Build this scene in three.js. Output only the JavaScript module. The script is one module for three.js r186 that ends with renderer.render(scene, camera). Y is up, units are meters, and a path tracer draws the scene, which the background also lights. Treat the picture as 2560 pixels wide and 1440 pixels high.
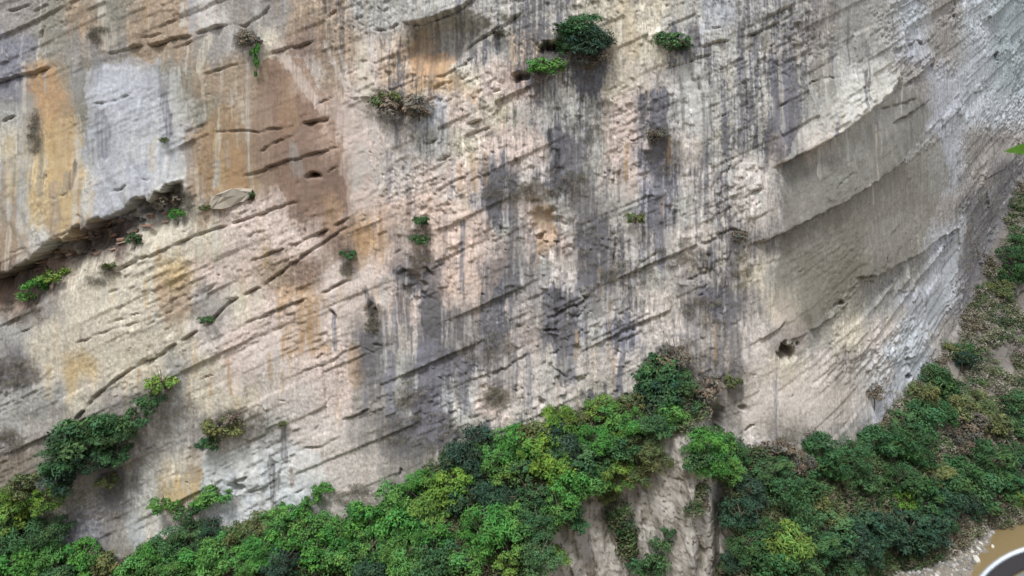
import * as THREE from 'three';
import { mergeGeometries, toCreasedNormals } from 'three/addons/utils/BufferGeometryUtils.js';

// ---------------------------------------------------------------- camera, sky, sun, exposure
// A gorge: the camera stands on the road of one side, 92 m above the river, and looks across at the cliff of the other side.
const EYE = 92, WALL = 158, FOCAL = 1975, HORIZON = 300;     // metres, metres, pixels of a 2560 x 1440 picture
const scene = new THREE.Scene();
const camera = new THREE.PerspectiveCamera(2 * Math.atan(720 / FOCAL) * 180 / Math.PI, 16 / 9, 0.05, 3000);
camera.position.set(0, EYE, 0);
camera.lookAt(0, EYE, -1);
camera.setViewOffset(2560, 1440, 0, 720 - HORIZON, 2560, 1440);   // lens shifted down, so that upright streaks stay upright
camera.updateProjectionMatrix();
camera.focus = 165; camera.userData.fStop = 6;

const renderer = new THREE.WebGLRenderer({ antialias: true });
renderer.toneMapping = THREE.LinearToneMapping;
renderer.toneMappingExposure = 1.92;
renderer.shadowMap.enabled = true;

{ // overcast sky, brighter towards the zenith
  const w = 64, h = 32, d = new Float32Array(w * h * 4);
  for (let j = 0; j < h; j++) for (let i = 0; i < w; i++) {
    const el = ((j + 0.5) / h - 0.5) * Math.PI, s = Math.max(0, Math.sin(el));
    const L = 0.72 * (1 + 2.2 * s) / 3, o = (j * w + i) * 4;
    d[o] = L * 0.97; d[o + 1] = L * 1.0; d[o + 2] = L * 1.06; d[o + 3] = 1;
  }
  const sky = new THREE.DataTexture(d, w, h, THREE.RGBAFormat, THREE.FloatType);
  sky.mapping = THREE.EquirectangularReflectionMapping;
  sky.magFilter = sky.minFilter = THREE.LinearFilter; sky.needsUpdate = true;
  scene.background = sky; scene.environment = sky;
}
const sun = new THREE.DirectionalLight(0xfffdfa, 1.5);
sun.position.set(-70, EYE + 260, 10);
sun.target.position.set(0, 60, -WALL);
sun.castShadow = true; sun.shadow.radius = 26;
sun.shadow.mapSize.set(2048, 2048);
Object.assign(sun.shadow.camera, { left: -220, right: 220, top: 220, bottom: -220, near: 1, far: 700 });
scene.add(sun, sun.target);

// ---------------------------------------------------------------- helpers
function rng(seed) { let a = seed >>> 0; return () => { a = (a + 0x6d2b79f5) | 0; let t = Math.imul(a ^ (a >>> 15), 1 | a); t = (t + Math.imul(t ^ (t >>> 7), 61 | t)) ^ t; return ((t ^ (t >>> 14)) >>> 0) / 4294967296; }; }
const rnd = rng(20240611);
const PERM = new Uint8Array(512), GRADX = new Float32Array(256), GRADY = new Float32Array(256), VAL = new Float32Array(256);
{ const r = rng(77), p = [...Array(256).keys()]; for (let i = 255; i > 0; i--) { const j = Math.floor(r() * (i + 1)); [p[i], p[j]] = [p[j], p[i]]; }
  for (let i = 0; i < 512; i++) PERM[i] = p[i & 255];
  for (let i = 0; i < 256; i++) { const a = r() * 6.2832; GRADX[i] = Math.cos(a); GRADY[i] = Math.sin(a); VAL[i] = r(); } }
function noise(x, y) {               // gradient noise, about -0.7 to 0.7
  const xi = Math.floor(x), yi = Math.floor(y), fx = x - xi, fy = y - yi, X = xi & 255, Y = yi & 255;
  const u = fx * fx * fx * (fx * (fx * 6 - 15) + 10), v = fy * fy * fy * (fy * (fy * 6 - 15) + 10);
  const a = PERM[X] + Y, b = PERM[X + 1] + Y, h00 = PERM[a], h10 = PERM[b], h01 = PERM[a + 1], h11 = PERM[b + 1], gx = fx - 1, gy = fy - 1;
  const n00 = GRADX[h00] * fx + GRADY[h00] * fy, n10 = GRADX[h10] * gx + GRADY[h10] * fy, n01 = GRADX[h01] * fx + GRADY[h01] * gy, n11 = GRADX[h11] * gx + GRADY[h11] * gy;
  return n00 + u * (n10 - n00) + v * (n01 - n00 + u * (n00 - n10 - n01 + n11));
}
function fbm(x, y, n) { let s = 0, a = 1; for (let i = 0; i < n; i++) { s += a * noise(x, y); a *= 0.5; x = x * 2.03 + 17.3; y = y * 2.03 - 9.1; } return s; }
function ridged(x, y, n) { let s = 0, a = 1; for (let i = 0; i < n; i++) { s += a * (1 - 2 * Math.abs(noise(x, y)) * 1.4); a *= 0.5; x = x * 2.1 + 5.3; y = y * 2.1 + 1.7; } return s; }
const clamp = (v, a = 0, b = 1) => Math.min(b, Math.max(a, v));
const smooth = (a, b, v) => { const t = clamp((v - a) / (b - a)); return t * t * (3 - 2 * t); };
const mix = (a, b, t) => a + (b - a) * t;
const soft = (v, w) => v > 8 * w ? v : w * Math.log1p(Math.exp(v / w));   // a rounded max(0, v)
const rgb = (r, g, b) => new THREE.Color().setRGB(r / 255, g / 255, b / 255, THREE.SRGBColorSpace);
const counts = {};
function numbered(name) { const k = counts[name] = (counts[name] ?? -1) + 1; return k ? `${name}_${String(k).padStart(3, '0')}` : name; }
function shade(o) { o.castShadow = o.receiveShadow = true; return o; }
function structure(o, name, label, category) { o.name = name; o.userData = { kind: 'structure', label, category }; shade(o); scene.add(o); return o; }
function part(name, geometry, material, parent) { const m = shade(new THREE.Mesh(geometry, material)); m.name = name; parent.add(m); return m; }
function thing(name, label, category, group) { const g = new THREE.Group(); g.name = numbered(name); g.userData = { label, category }; if (group) g.userData.group = group; scene.add(g); return g; }

// ---------------------------------------------------------------- the lie of the land
// The wall stands square to the view on the left and turns back by 45 degrees on the right.
const recede = x => soft(x - 62, 9);
const wallDepth = x => WALL + recede(x);
function at(px, py) {                 // a place on the bare wall, from a place on the survey picture
  const dx = (px - 1280) / FOCAL, dy = (HORIZON - py) / FOCAL;
  let t = WALL; for (let i = 0; i < 60; i++) t = mix(t, wallDepth(dx * t), 0.5);
  return [dx * t, EYE + dy * t];
}
const path = pts => pts.map(([x, y]) => at(x, y));
function along(line, x) {             // height of a line that runs left to right
  if (x <= line[0][0]) return line[0][1];
  for (let i = 1; i < line.length; i++) if (x <= line[i][0]) { const [a, b] = [line[i - 1], line[i]]; return mix(a[1], b[1], (x - a[0]) / (b[0] - a[0])); }
  return line[line.length - 1][1];
}
// where the wooded slope leaves the wall
const FOOT = path([[-500, 1050], [-100, 1230], [0, 1300], [150, 1390], [330, 1400], [420, 1350], [600, 1325], [860, 1298], [960, 1262], [1050, 1195], [1130, 1130], [1240, 1088], [1330, 1062], [1480, 1012], [1600, 962], [1690, 930], [1760, 1000], [1850, 1110], [1950, 1100], [2050, 1125], [2190, 1040], [2290, 940], [2370, 850], [2440, 700], [2500, 560], [2600, 330], [2700, 150]]);
const SPUR_END = 41.5;                // the wooded spur breaks off here, a gully follows
const LOWER = [[-200, -60], [0, 4], [8, 20], [14.5, 28.5], [20, 31.5], [28, 33], [34, 34.5], [50, 36]];   // brink of the low cliff under the spur
// how far out of the wall the right hand slope comes for each metre down, so that it ends at the gravel bank
const BANK_EDGE = [[1700, 1640], [1950, 1550], [2215, 1420], [2300, 1382], [2400, 1330], [2500, 1280], [2560, 1268], [2640, 1240]].map(([px, py]) => { const dx = (px - 1280) / FOCAL, t = (EYE - 2) * FOCAL / (py - HORIZON), x = dx * t; return [x, (wallDepth(x) - t) / (along(FOOT, x) - 2)]; });
function slopeOut(x, y) {
  const yb = along(FOOT, x + 4.5 * noise(y * 0.09, 8.8) * smooth(60, 90, x) + 1.5 * noise(y * 0.35, 2.2) * smooth(60, 90, x)) + 2.2 * noise(x * 0.13, 4.4) + 1.1 * noise(x * 0.55, 6.6), d = soft(yb - y, 0.9);
  const edge = SPUR_END + 2.6 * noise(y * 0.1, 3.1) + 1.3 * noise(y * 0.45, 7.7) + 0.9 * (VAL[PERM[(Math.floor(y * 0.7) + 600) & 255]] - 0.5);
  const yc = along(LOWER, x) + 1.5 * noise(x * 0.25, 1.7);
  const spur = 1.05 * (d - soft(yc - y, 0.7) * smooth(-10, 5, x)) + 0.12 * soft(yc - y, 1) + 5 * smooth(25, 40, x) * smooth(0, 12, d);
  const right = d * along(BANK_EDGE, x);
  return mix(spur, right, smooth(edge - 0.8, edge + 0.8, x));
}

// ---------------------------------------------------------------- relief of the cliff, metres towards the viewer
const X0 = -108, Y0 = -8, CELL = 0.2, GW = 1490, GH = 740;
const relief = new Float32Array(GW * GH);
const DIP = 0.42, CD = Math.cos(DIP), SD = Math.sin(DIP);
const warpX = new Float32Array(GW * GH), warpY = new Float32Array(GW * GH);
for (let j = 0; j < GH; j++) for (let i = 0; i < GW; i++) {
  const x = X0 + i * CELL, y = Y0 + j * CELL, k = j * GW + i;
  warpX[k] = 0.9 * noise(x * 0.35, y * 0.35) + 0.35 * noise(x * 1.3, y * 1.3 + 40);
  warpY[k] = 0.8 * noise(x * 0.3 + 90, y * 0.3) + 0.4 * noise(x * 1.2 + 50, y * 1.2);
}
// how the rock breaks: bedded (planks of rock along the dip), fluted (dripstone, upright), smooth slab
const SLABS = [[[1950, 415], [2260, 210], [2420, 200], [2250, 400], [2260, 395], [1960, 590], [1900, 600]], [[1910, 610], [2260, 405], [2380, 330], [2400, 560], [2290, 645], [2140, 705], [1990, 845], [1900, 800]], [[560, 160], [860, 120], [880, 480], [480, 500]], [[60, 200], [440, 150], [450, 440], [0, 660], [0, 260]], [[1010, 70], [1180, 30], [1200, 110], [1060, 190], [1000, 150]]].map(path);
function inside(poly, x, y) { let c = false; for (let i = 0, j = poly.length - 1; i < poly.length; j = i++) { const [ax, ay] = poly[i], [bx, by] = poly[j]; if ((ay > y) !== (by > y) && x < (bx - ax) * (y - ay) / (by - ay) + ax) c = !c; } return c; }
const slabMask = new Float32Array(GW * GH), flute = (x, y) => clamp(smooth(-42, -14, x + 0.25 * (y - 80)) * (1 - smooth(48, 62, x - 0.35 * (y - 80))) + 0.45 * smooth(78, 92, x - 0.3 * (y - 80)));
{ // polygon mask, softened
  const st = 5, w = Math.ceil(GW / st), h = Math.ceil(GH / st), m = new Float32Array(w * h);
  for (let j = 0; j < h; j++) for (let i = 0; i < w; i++) { const x = X0 + i * st * CELL, y = Y0 + j * st * CELL; m[j * w + i] = SLABS.some(p => inside(p, x, y)) ? 1 : 0; }
  for (let j = 0; j < GH; j++) for (let i = 0; i < GW; i++) {
    const fx = clamp(i / st + 0.8 * warpX[j * GW + i], 0, w - 1.01), fy = clamp(j / st + 0.8 * warpY[j * GW + i], 0, h - 1.01), a = Math.floor(fx), b = Math.floor(fy), u = fx - a, v = fy - b;
    slabMask[j * GW + i] = mix(mix(m[b * w + a], m[b * w + a + 1], u), mix(m[(b + 1) * w + a], m[(b + 1) * w + a + 1], u), v);
  }
}
function beds(x, q, fq, fx, seed, tilt) { // bedded rock cut by upright joints: flat faces, each set forward or back and tilted
  const qq = q * fq + 0.45 * noise(q * fq * 0.55 + seed, seed), n = Math.floor(qq), f = qq - n, hn = PERM[(n + seed + 5000) & 255];
  const u = x * fx * (0.6 + 0.8 * VAL[hn]) + 31 * VAL[hn ^ 77], m = Math.floor(u), h = PERM[(hn + m + 7000) & 255];
  return VAL[h] - 0.5 + tilt * ((0.5 - f) * (VAL[h ^ 19] - 0.15) + (u - m - 0.5) * (VAL[h ^ 43] - 0.5));
}
function drips(x, y, freq, length, seed) { // dripstone: ribs that swell downwards and end in a blunt tip
  const u = x * freq, c = Math.floor(u), fu = u - c, h0 = PERM[(c + 3000 + seed) & 255], t = y / (length * (0.6 + 0.9 * VAL[h0])) + 13 * VAL[h0 ^ 29], n = Math.floor(t), f = t - n, a = VAL[PERM[(h0 + n + 500) & 255]];
  return a * a * a * (1 - f) * smooth(0, 0.05, f) * Math.max(0, 1 - Math.abs(2.2 * fu - 1.1 + 0.3 * VAL[h0 ^ 7]));
}
function blocks(u, v, tilt) {          // broken blocks: every cell has its own offset and its own tilted face
  const iu = Math.floor(u), iv = Math.floor(v); let b1 = 9, hash = 0, cu = 0, cv = 0;
  for (let b = -1; b <= 1; b++) for (let a = -1; a <= 1; a++) {
    const h = PERM[(PERM[(iu + a) & 255] + iv + b) & 255], x = iu + a + 0.15 + 0.7 * VAL[h], y = iv + b + 0.15 + 0.7 * VAL[h ^ 85], d = (u - x) * (u - x) + (v - y) * (v - y);
    if (d < b1) { b1 = d; hash = h; cu = u - x; cv = v - y; }
  }
  return VAL[hash ^ 51] - 0.5 + tilt * (GRADX[hash] * cu + GRADY[hash] * cv);
}
for (let j = 0; j < GH; j++) for (let i = 0; i < GW; i++) {
  const k = j * GW + i, x = X0 + i * CELL, y = Y0 + j * CELL, X = x + 0.7 * warpX[k], Y = y + 0.7 * warpY[k];
  const p = X * CD + Y * SD, q = Y * CD - X * SD, s = slabMask[k], fl = flute(x, y) * (1 - s), rough = 1 - 0.72 * s;
  let h = 1.6 * fbm(x * 0.028 + 3, y * 0.028, 3);
  const xj = x + 0.25 * warpX[k] + 0.12 * y, qj = y * CD - x * SD + 0.16 * warpY[k] + 1.2 * noise(p * 0.02, 3);
  const patch = smooth(-0.1, 0.25, noise(p * 0.035 + 9, q * 0.14)), patch2 = smooth(-0.1, 0.3, noise(x * 0.06 - 30, y * 0.09 + 8)), broken = smooth(-0.12, 0.35, noise(x * 0.05 + 70, y * 0.07) + 0.5 * noise(x * 0.21, y * 0.2));
  h += (1 + 1.5 * smooth(60, 85, x) * (1 - s)) * rough * (0.75 * beds(xj, qj, 0.17, 0.07, 0, 0.8) * mix(0.25, 1, patch) + 0.3 * beds(xj, qj, 0.5, 0.2, 40, 0.9) * mix(0.1, 1, patch2));
  h += (1 + 0.9 * smooth(60, 85, x) * (1 - s)) * mix(1, 0.5, s) * (0.33 * beds(xj, qj, 1.15, 0.55, 90, 0.8) * mix(0.12, 1, broken) + 0.2 * beds(xj, qj, 2.3, 1.2, 150, 0.7) * mix(0.25, 1, broken));
  const lean = X + 0.06 * Y, swing = 1.8 * noise(x * 0.33 + 12, y * 0.09) + 0.5 * noise(x * 0.9, y * 0.4 + 33);
  h += fl * (0.16 * ridged(lean * 0.3, Y * 0.05 + 4, 3) + 1.1 * drips(lean + swing, Y, 0.45, 4.5, 0) + 0.7 * drips(lean + 7 - 1.3 * swing, Y, 0.95, 2.6, 91)) * mix(0.3, 1.2, patch2);
  h += 0.07 * fbm(x * 0.85 + 31, y * 0.75, 3) + mix(0.07, 0.04, s) * noise(x * 2.3, y * 2.1);
  // pockets
  const c = noise(x * 0.62 + 200, y * 0.5) + 0.5 * noise(x * 1.9, y * 1.9); h -= (1 - s) * 1.4 * smooth(0.66, 0.8, c) * mix(0.35, 1, fl);
  h -= (1 - 0.8 * s) * 0.45 * mix(0.3, 1, fl) * smooth(0.38, 0.48, noise(x * 1.15 + 50, y * 0.9 + 0.4 * x) + 0.35 * noise(x * 2.6, y * 2.6)) * mix(0.35, 1, broken);
  relief[k] = h;
}
// cracks and brows: [line, width, depth, how far the upper side juts out, over what height, how far the lower side falls back, over what height]
const CRACKS = [
  [[[-40, 215], [0, 205], [60, 188], [105, 178], [150, 165], [185, 153]], .3, 1.1, .7, 3, .5, 2],
  [[[0, 34], [40, 22], [85, 8]], .25, .8, .3, 2, .2, 2],
  [[[262, 136], [340, 118], [400, 108], [440, 98], [480, 88], [540, 70], [592, 56]], .3, 1.3, .8, 4, .4, 3],
  [[[585, 62], [612, 68], [640, 45], [662, 30], [682, 6]], .3, .8, .4, 2, .3, 1.5],
  [[[335, 102], [400, 85], [432, 79]], .25, .6, .2, 2, .1, 2],
  [[[500, 192], [525, 185], [580, 165], [622, 160]], .26, .9, .3, 3, .2, 2],
  [[[650, 150], [690, 132], [770, 110], [800, 98]], .26, .9, .3, 2, .3, 2],
  [[[745, 308], [775, 311], [800, 304], [832, 293]], .45, 1.6, .5, 2, .5, 1.5],
  [[[520, 335], [600, 327], [640, 330], [700, 322], [745, 313]], .22, .6, .3, 3, .1, 2],
  [[[600, 445], [640, 433], [700, 410], [760, 393], [832, 372], [862, 368]], .26, 1, .35, 2, .3, 2],
  [[[735, 462], [760, 450], [785, 436], [812, 443]], .6, 1.8, .2, 1, .2, 1],
  [[[640, 385], [700, 352], [740, 340]], .22, .6, .2, 2, .2, 1],
  [[[230, 265], [300, 250], [345, 228]], .22, .6, .2, 2, .1, 1],
  [[[-60, 715], [0, 690], [60, 660], [150, 602], [210, 572], [260, 549], [310, 528], [340, 507], [370, 503], [400, 482], [430, 466], [458, 453]], .5, 1.2, 2.8, 14, 5.6, 4.6],
  [[[0, 822], [30, 802], [90, 778], [150, 750]], .35, 1.3, .5, 2, .3, 2],
  [[[270, 686], [312, 666], [370, 641], [437, 614], [487, 591], [571, 564], [685, 524], [760, 500]], .26, 1.1, .4, 3, .25, 2],
  [[[618, 656], [660, 640], [722, 618], [800, 584], [860, 554], [905, 528]], .28, 1.2, .6, 4, .3, 2],
  [[[880, 566], [860, 574], [772, 631], [705, 681], [658, 715], [571, 759], [524, 809], [437, 863], [410, 883], [370, 903], [322, 927], [289, 950], [240, 992], [200, 1040], [172, 1070]].reverse(), .24, 1.5, .5, 3, .2, 2],
  [[[349, 823], [403, 790], [437, 776], [470, 758]], .22, .7, .3, 2, .1, 1],
  [[[403, 769], [440, 748], [470, 735]], .22, .6, .2, 2, .1, 1],
  [[[170, 866], [188, 860], [285, 820], [370, 800]], .22, .6, .2, 3, .1, 1],
  [[[600, 815], [648, 796], [722, 765], [806, 732], [860, 706], [905, 690]], .24, .9, .4, 2, .2, 2],
  [[[700, 960], [760, 930], [830, 905], [862, 880], [900, 868], [950, 890]], .22, .7, .25, 2, .2, 2],
  [[[905, 80], [960, 75], [1005, 56]], .26, .9, .5, 3, .2, 2],
  [[[1000, 55], [1050, 58], [1090, 46], [1140, 26], [1195, -4]], .4, 1.2, 2.4, 7, 1.6, 7],
  [[[1140, 140], [1160, 128], [1190, 105], [1240, 75], [1290, 45], [1330, 20]], .28, 1, .4, 2, .3, 2],
  [[[1060, 200], [1110, 190], [1170, 150], [1230, 130]], .28, .9, .3, 2, .4, 3],
  [[[1150, 325], [1166, 316], [1210, 298], [1236, 285], [1265, 258], [1282, 230]], .34, 1.3, 1.4, 4, .6, 3],
  [[[1285, 212], [1296, 196], [1325, 180]], .9, 2.4, .6, 2, .6, 1.2],
  [[[1340, 132], [1372, 112], [1420, 104], [1460, 100]], .9, 2.6, 1.2, 3, 1.6, 3],
  [[[1080, 226], [1110, 207], [1160, 195], [1185, 180]], .26, .9, .4, 2, .2, 1.5],
  [[[985, 262], [1010, 250], [1038, 231]], .26, .8, .4, 2, .2, 1.5],
  [[[1058, 416], [1100, 400], [1135, 384]], .26, .9, .4, 2, .2, 1.5],
  [[[1030, 380], [1080, 355], [1105, 343]], .22, .7, .3, 2, .2, 1.5],
  [[[1155, 347], [1205, 328], [1240, 310]], .22, .7, .3, 2, .2, 1.5],
  [[[1080, 486], [1120, 462], [1150, 445], [1190, 432]], .22, .7, .3, 2, .2, 1.5],
  [[[1720, 124], [1780, 108], [1840, 97], [1890, 85], [1950, 55], [2000, 28]], .28, 1, .5, 3, .3, 2],
  [[[1905, 50], [1950, 30], [2005, 8]], .26, .9, .4, 2, .2, 2],
  [[[1925, 424], [1950, 411], [2000, 385], [2060, 355], [2110, 320], [2160, 285], [2182, 268], [2212, 238], [2256, 190]], .34, 1, 3.2, 9, 1.3, 9],
  [[[2180, 278], [2240, 264], [2292, 244]], .3, 1, .6, 2, .3, 2],
  [[[2225, 312], [2262, 292], [2295, 272], [2330, 245]], .3, .9, .5, 2, .3, 2],
  [[[1880, 618], [1960, 580], [2010, 555], [2080, 520], [2150, 480], [2200, 446], [2240, 416], [2264, 392]], .32, 1, 2.4, 8, 1.1, 9],
  [[[2140, 702], [2172, 690], [2200, 692], [2230, 671], [2262, 654], [2292, 640], [2340, 602], [2400, 568]], .34, 1.1, 2.0, 6, .8, 6],
  [[[2245, 729], [2270, 733], [2292, 729]], .4, 1.1, .3, 1, .3, 1],
  [[[1938, 880], [1960, 857], [2002, 845], [2050, 820], [2095, 790], [2135, 758]], .3, .9, .9, 5, .3, 4],
  [[[2085, 768], [2105, 762]], .6, 1.6, .3, 1, .3, 1],
  [[[2160, 715], [2185, 705], [2210, 712]], .3, .9, .3, 1, .3, 1],
  [[[2255, 126], [2295, 101], [2310, 112], [2345, 82]], .3, 1, .8, 3, .4, 2],
  [[[2425, 232], [2450, 230], [2480, 215]], .3, .9, .5, 2, .3, 2],
  [[[2450, 455], [2480, 440], [2510, 425]], .4, 1, .6, 3, .4, 2],
  [[[1340, 812], [1365, 800], [1400, 780], [1440, 765], [1495, 728]], .26, 1, .4, 3, .3, 2],
  [[[1355, 826], [1398, 822]], .3, 1.3, .6, 2, .3, 1.5],
  [[[1225, 940], [1250, 925], [1295, 902], [1330, 880]], .26, 1, .4, 2, .3, 2],
  [[[1375, 912], [1395, 925], [1412, 941], [1450, 946], [1480, 934]], .26, 1, .5, 2, .3, 2],
  [[[1735, 612], [1760, 604], [1795, 594]], .28, 1, .4, 2, .3, 2],
  [[[1700, 700], [1740, 690], [1800, 660]], .24, .8, .3, 2, .2, 2],
  [[[850, 1056], [900, 1036], [935, 1016]], .28, 1, .4, 2, .3, 2],
  [[[560, 1222], [592, 1206], [625, 1194]], .3, 1, .5, 2, .3, 2],
  [[[730, 1140], [760, 1125], [800, 1118], [860, 1090]], .24, .8, .3, 2, .2, 2],
  [[[480, 1115], [500, 1125], [515, 1128]], .4, 1.2, .6, 2, .5, 2],
  [[[700, 1200], [640, 1232], [600, 1246]].reverse(), .24, .7, .3, 2, .2, 2],
  [[[1570, 700], [1600, 660], [1660, 620]], .24, .7, .3, 2, .2, 2],
  [[[1590, 355], [1640, 345], [1670, 330]], .24, .7, .3, 2, .2, 2],
  [[[1640, 180], [1700, 160], [1790, 130]], .24, .7, .3, 2, .2, 2],
  [[[1740, 175], [1755, 240], [1762, 300]], .35, 1.1, .3, 2, .3, 2],
  [[[2118, 868], [2116, 965]], .35, 1.2, .2, 2, .2, 2],
  [[[990, 690], [1010, 672], [1040, 676], [1065, 668], [1090, 690]], .4, 1.6, 1.2, 3, .8, 2.5],
  [[[1300, 505], [1340, 495], [1380, 508], [1415, 560], [1425, 580]], .4, 1.3, 1.0, 2.5, .7, 3],
  [[[905, 720], [925, 745], [945, 790]], .4, 1.1, .5, 2, .4, 2],
  [[[820, 770], [838, 790], [845, 812]], .4, 1.1, .5, 2, .4, 2],
  [[[2200, 930], [2260, 900], [2300, 880]], .3, .8, .3, 2, .2, 2],
  [[[930, 860], [960, 868]], .3, 1.2, .3, 2, .2, 1],
  [[[1850, 500], [1880, 480], [1910, 470]], .5, 1.3, .5, 2, .4, 2],
  [[[1780, 590], [1830, 570], [1880, 590]], .4, 1.1, .4, 2, .4, 2],
];
for (const c of CRACKS) c[0] = path(c[0]);
{ const r = rng(4242); let made = 0;      // the many small joints
  while (made < 150) {
    const steep = r() < 0.16, x = mix(-108, 120, r()), y = mix(15, 130, r()), i = clamp(Math.round((x - X0) / CELL), 0, GW - 1), j = clamp(Math.round((y - Y0) / CELL), 0, GH - 1), s = slabMask[j * GW + i], keep = r();
    if (y < along(FOOT, x) || (s > 0.5 && keep < 0.6) || (flute(x, y) > 0.5 && keep < 0.35)) continue;
    const a = (steep ? 1.35 : DIP) + (r() - 0.5) * 0.3, l = (steep ? 1.5 : 1.5) + 20 * r() * r() * r(), L = [[x, y]]; let [cx, cy] = [x, y]; const n = 3 + Math.floor(l / 1.5);
    for (let k = 0; k < n; k++) { const b = a + (r() - 0.5) * 0.7; cx += Math.cos(b) * l / n; cy += Math.sin(b) * l / n; L.push([cx, cy]); }
    const f = 0.35 + r(); CRACKS.push([L, 0.12 + 0.05 * r(), 0.9 * f, 0.14 * f, 1.2, 0.06 * f, 1]); made++;
  } }
for (const [pts, w, depth, up, upL, lo, loL] of CRACKS) {
  let L = pts; if (L[0][0] > L[L.length - 1][0]) L = L.reverse();
  const reach = Math.max(upL, loL) * 3 + 2, xs = L.map(p => p[0]), ys = L.map(p => p[1]);
  const i0 = Math.max(0, Math.floor((Math.min(...xs) - reach - X0) / CELL)), i1 = Math.min(GW - 1, Math.ceil((Math.max(...xs) + reach - X0) / CELL));
  const j0 = Math.max(0, Math.floor((Math.min(...ys) - reach - Y0) / CELL)), j1 = Math.min(GH - 1, Math.ceil((Math.max(...ys) + reach - Y0) / CELL));
  const len = [0]; for (let n = 1; n < L.length; n++) len.push(len[n - 1] + Math.hypot(L[n][0] - L[n - 1][0], L[n][1] - L[n - 1][1]));
  const total = len[len.length - 1], tip = Math.min(4, total * 0.3);
  for (let j = j0; j <= j1; j++) for (let i = i0; i <= i1; i++) {
    const k = j * GW + i, x0w = X0 + i * CELL + 0.3 * warpX[k], x = X0 + i * CELL + 0.22 * warpX[k], y = Y0 + j * CELL + 0.22 * warpY[k] + (lo > 5 ? 1.5 : 0.4) * (VAL[PERM[(Math.floor(x0w * 0.55) + 900) & 255]] - 0.5) + (lo > 5 ? 0.7 : 0) * (VAL[PERM[(Math.floor(x0w * 1.3) + 300) & 255]] - 0.5);
    let best = 1e9, sign = 1, run = 0;
    for (let n = 1; n < L.length; n++) {
      const ax = L[n - 1][0], ay = L[n - 1][1], bx = L[n][0] - ax, by = L[n][1] - ay, l2 = bx * bx + by * by;
      const t = clamp(((x - ax) * bx + (y - ay) * by) / l2), ex = x - ax - t * bx, ey = y - ay - t * by, d = ex * ex + ey * ey;
      if (d < best) { best = d; sign = bx * (y - ay) - by * (x - ax) >= 0 ? 1 : -1; run = len[n - 1] + t * (len[n] - len[n - 1]); }
    }
    const d = Math.sqrt(best); if (d > reach) continue;
    const fade = smooth(0, tip, run) * smooth(0, tip, total - run) , live = fade * (up > 1.5 || lo > 1 ? 0.75 + 0.6 * noise(run * 0.35 + total, total) : clamp(0.62 + 1.5 * noise(run * 0.4 + total, total), 0, 1.2));
    relief[k] -= 1.2 * depth * live * Math.exp(-(d / (0.62 * w)) * (d / (0.62 * w)));
    relief[k] += sign > 0 ? up * live * Math.max(0, 1 - d / (2 * upL)) : -lo * live * Math.max(0, 1 - d / (2 * loL));
  }
}
// hollows: [x, y, half width, half height, depth]
for (const [px, py, rx, ry, depth] of [[1968, 880, 34, 28, 6], [1305, 192, 30, 10, 1.6], [1385, 115, 46, 12, 2.2], [240, 600, 170, 30, 2.5], [1040, 720, 30, 50, 1.2], [1365, 560, 45, 60, 1.2], [930, 790, 20, 60, 0.8], [2270, 942, 14, 10, 2.5], [785, 437, 14, 9, 2], [1855, 1020, 14, 8, 1.6], [1350, 1000, 10, 8, 1.2], [620, 490, 14, 22, 1.2], [2105, 765, 12, 6, 1.6], [590, 1225, 26, 12, 1.6], [1110, 112, 130, 78, 2.6]]) {
  const [cx, cy] = at(px, py), s = wallDepth(cx) / FOCAL, a = rx * s, b = ry * s, tilt = px === 240 || px === 1968 ? 0.5 : px === 1110 ? 0.4 : 0, ct = Math.cos(tilt), sn = Math.sin(tilt), R = Math.max(a, b) * 1.6;
  for (let j = Math.max(0, Math.floor((cy - R - Y0) / CELL)); j < Math.min(GH, (cy + R - Y0) / CELL); j++) for (let i = Math.max(0, Math.floor((cx - R - X0) / CELL)); i < Math.min(GW, (cx + R - X0) / CELL); i++) {
    const k = j * GW + i, x = X0 + i * CELL - cx + 0.8 * warpX[k], y = Y0 + j * CELL - cy + 0.8 * warpY[k], u = (x * ct + y * sn) / a, v = (y * ct - x * sn) / b, r = mix(Math.hypot(u, v), Math.abs(u + 0.4 * v) + Math.abs(v), 0.4) + (px === 1110 ? 0 : 0.55) * blocks((X0 + i * CELL) * 0.8, (Y0 + j * CELL) * 0.9, 0.4);
    if (r < 1.3) relief[k] -= depth * (1 - smooth(0.5, 1.1, r));
  }
}
function reliefAt(x, y) {
  const fx = clamp((x - X0) / CELL, 0, GW - 1.001), fy = clamp((y - Y0) / CELL, 0, GH - 1.001), i = Math.floor(fx), j = Math.floor(fy), u = fx - i, v = fy - j, k = j * GW + i;
  return mix(mix(relief[k], relief[k + 1], u), mix(relief[k + GW], relief[k + GW + 1], u), v);
}
const LOWCLIFF = (x, y) => smooth(-14, -4, x) * (1 - smooth(SPUR_END - 1, SPUR_END + 1, x)) * smooth(-0.5, 2, along(LOWER, x) + 1.5 * noise(x * 0.25, 1.7) - y);
const BARE = (x, y) => smooth(82, 90, x) * smooth(20, 28, y + 5 * noise(x * 0.12, y * 0.12) + 2 * noise(x * 0.5, y * 0.5));   // the slope on the right is rock above the trees
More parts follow.
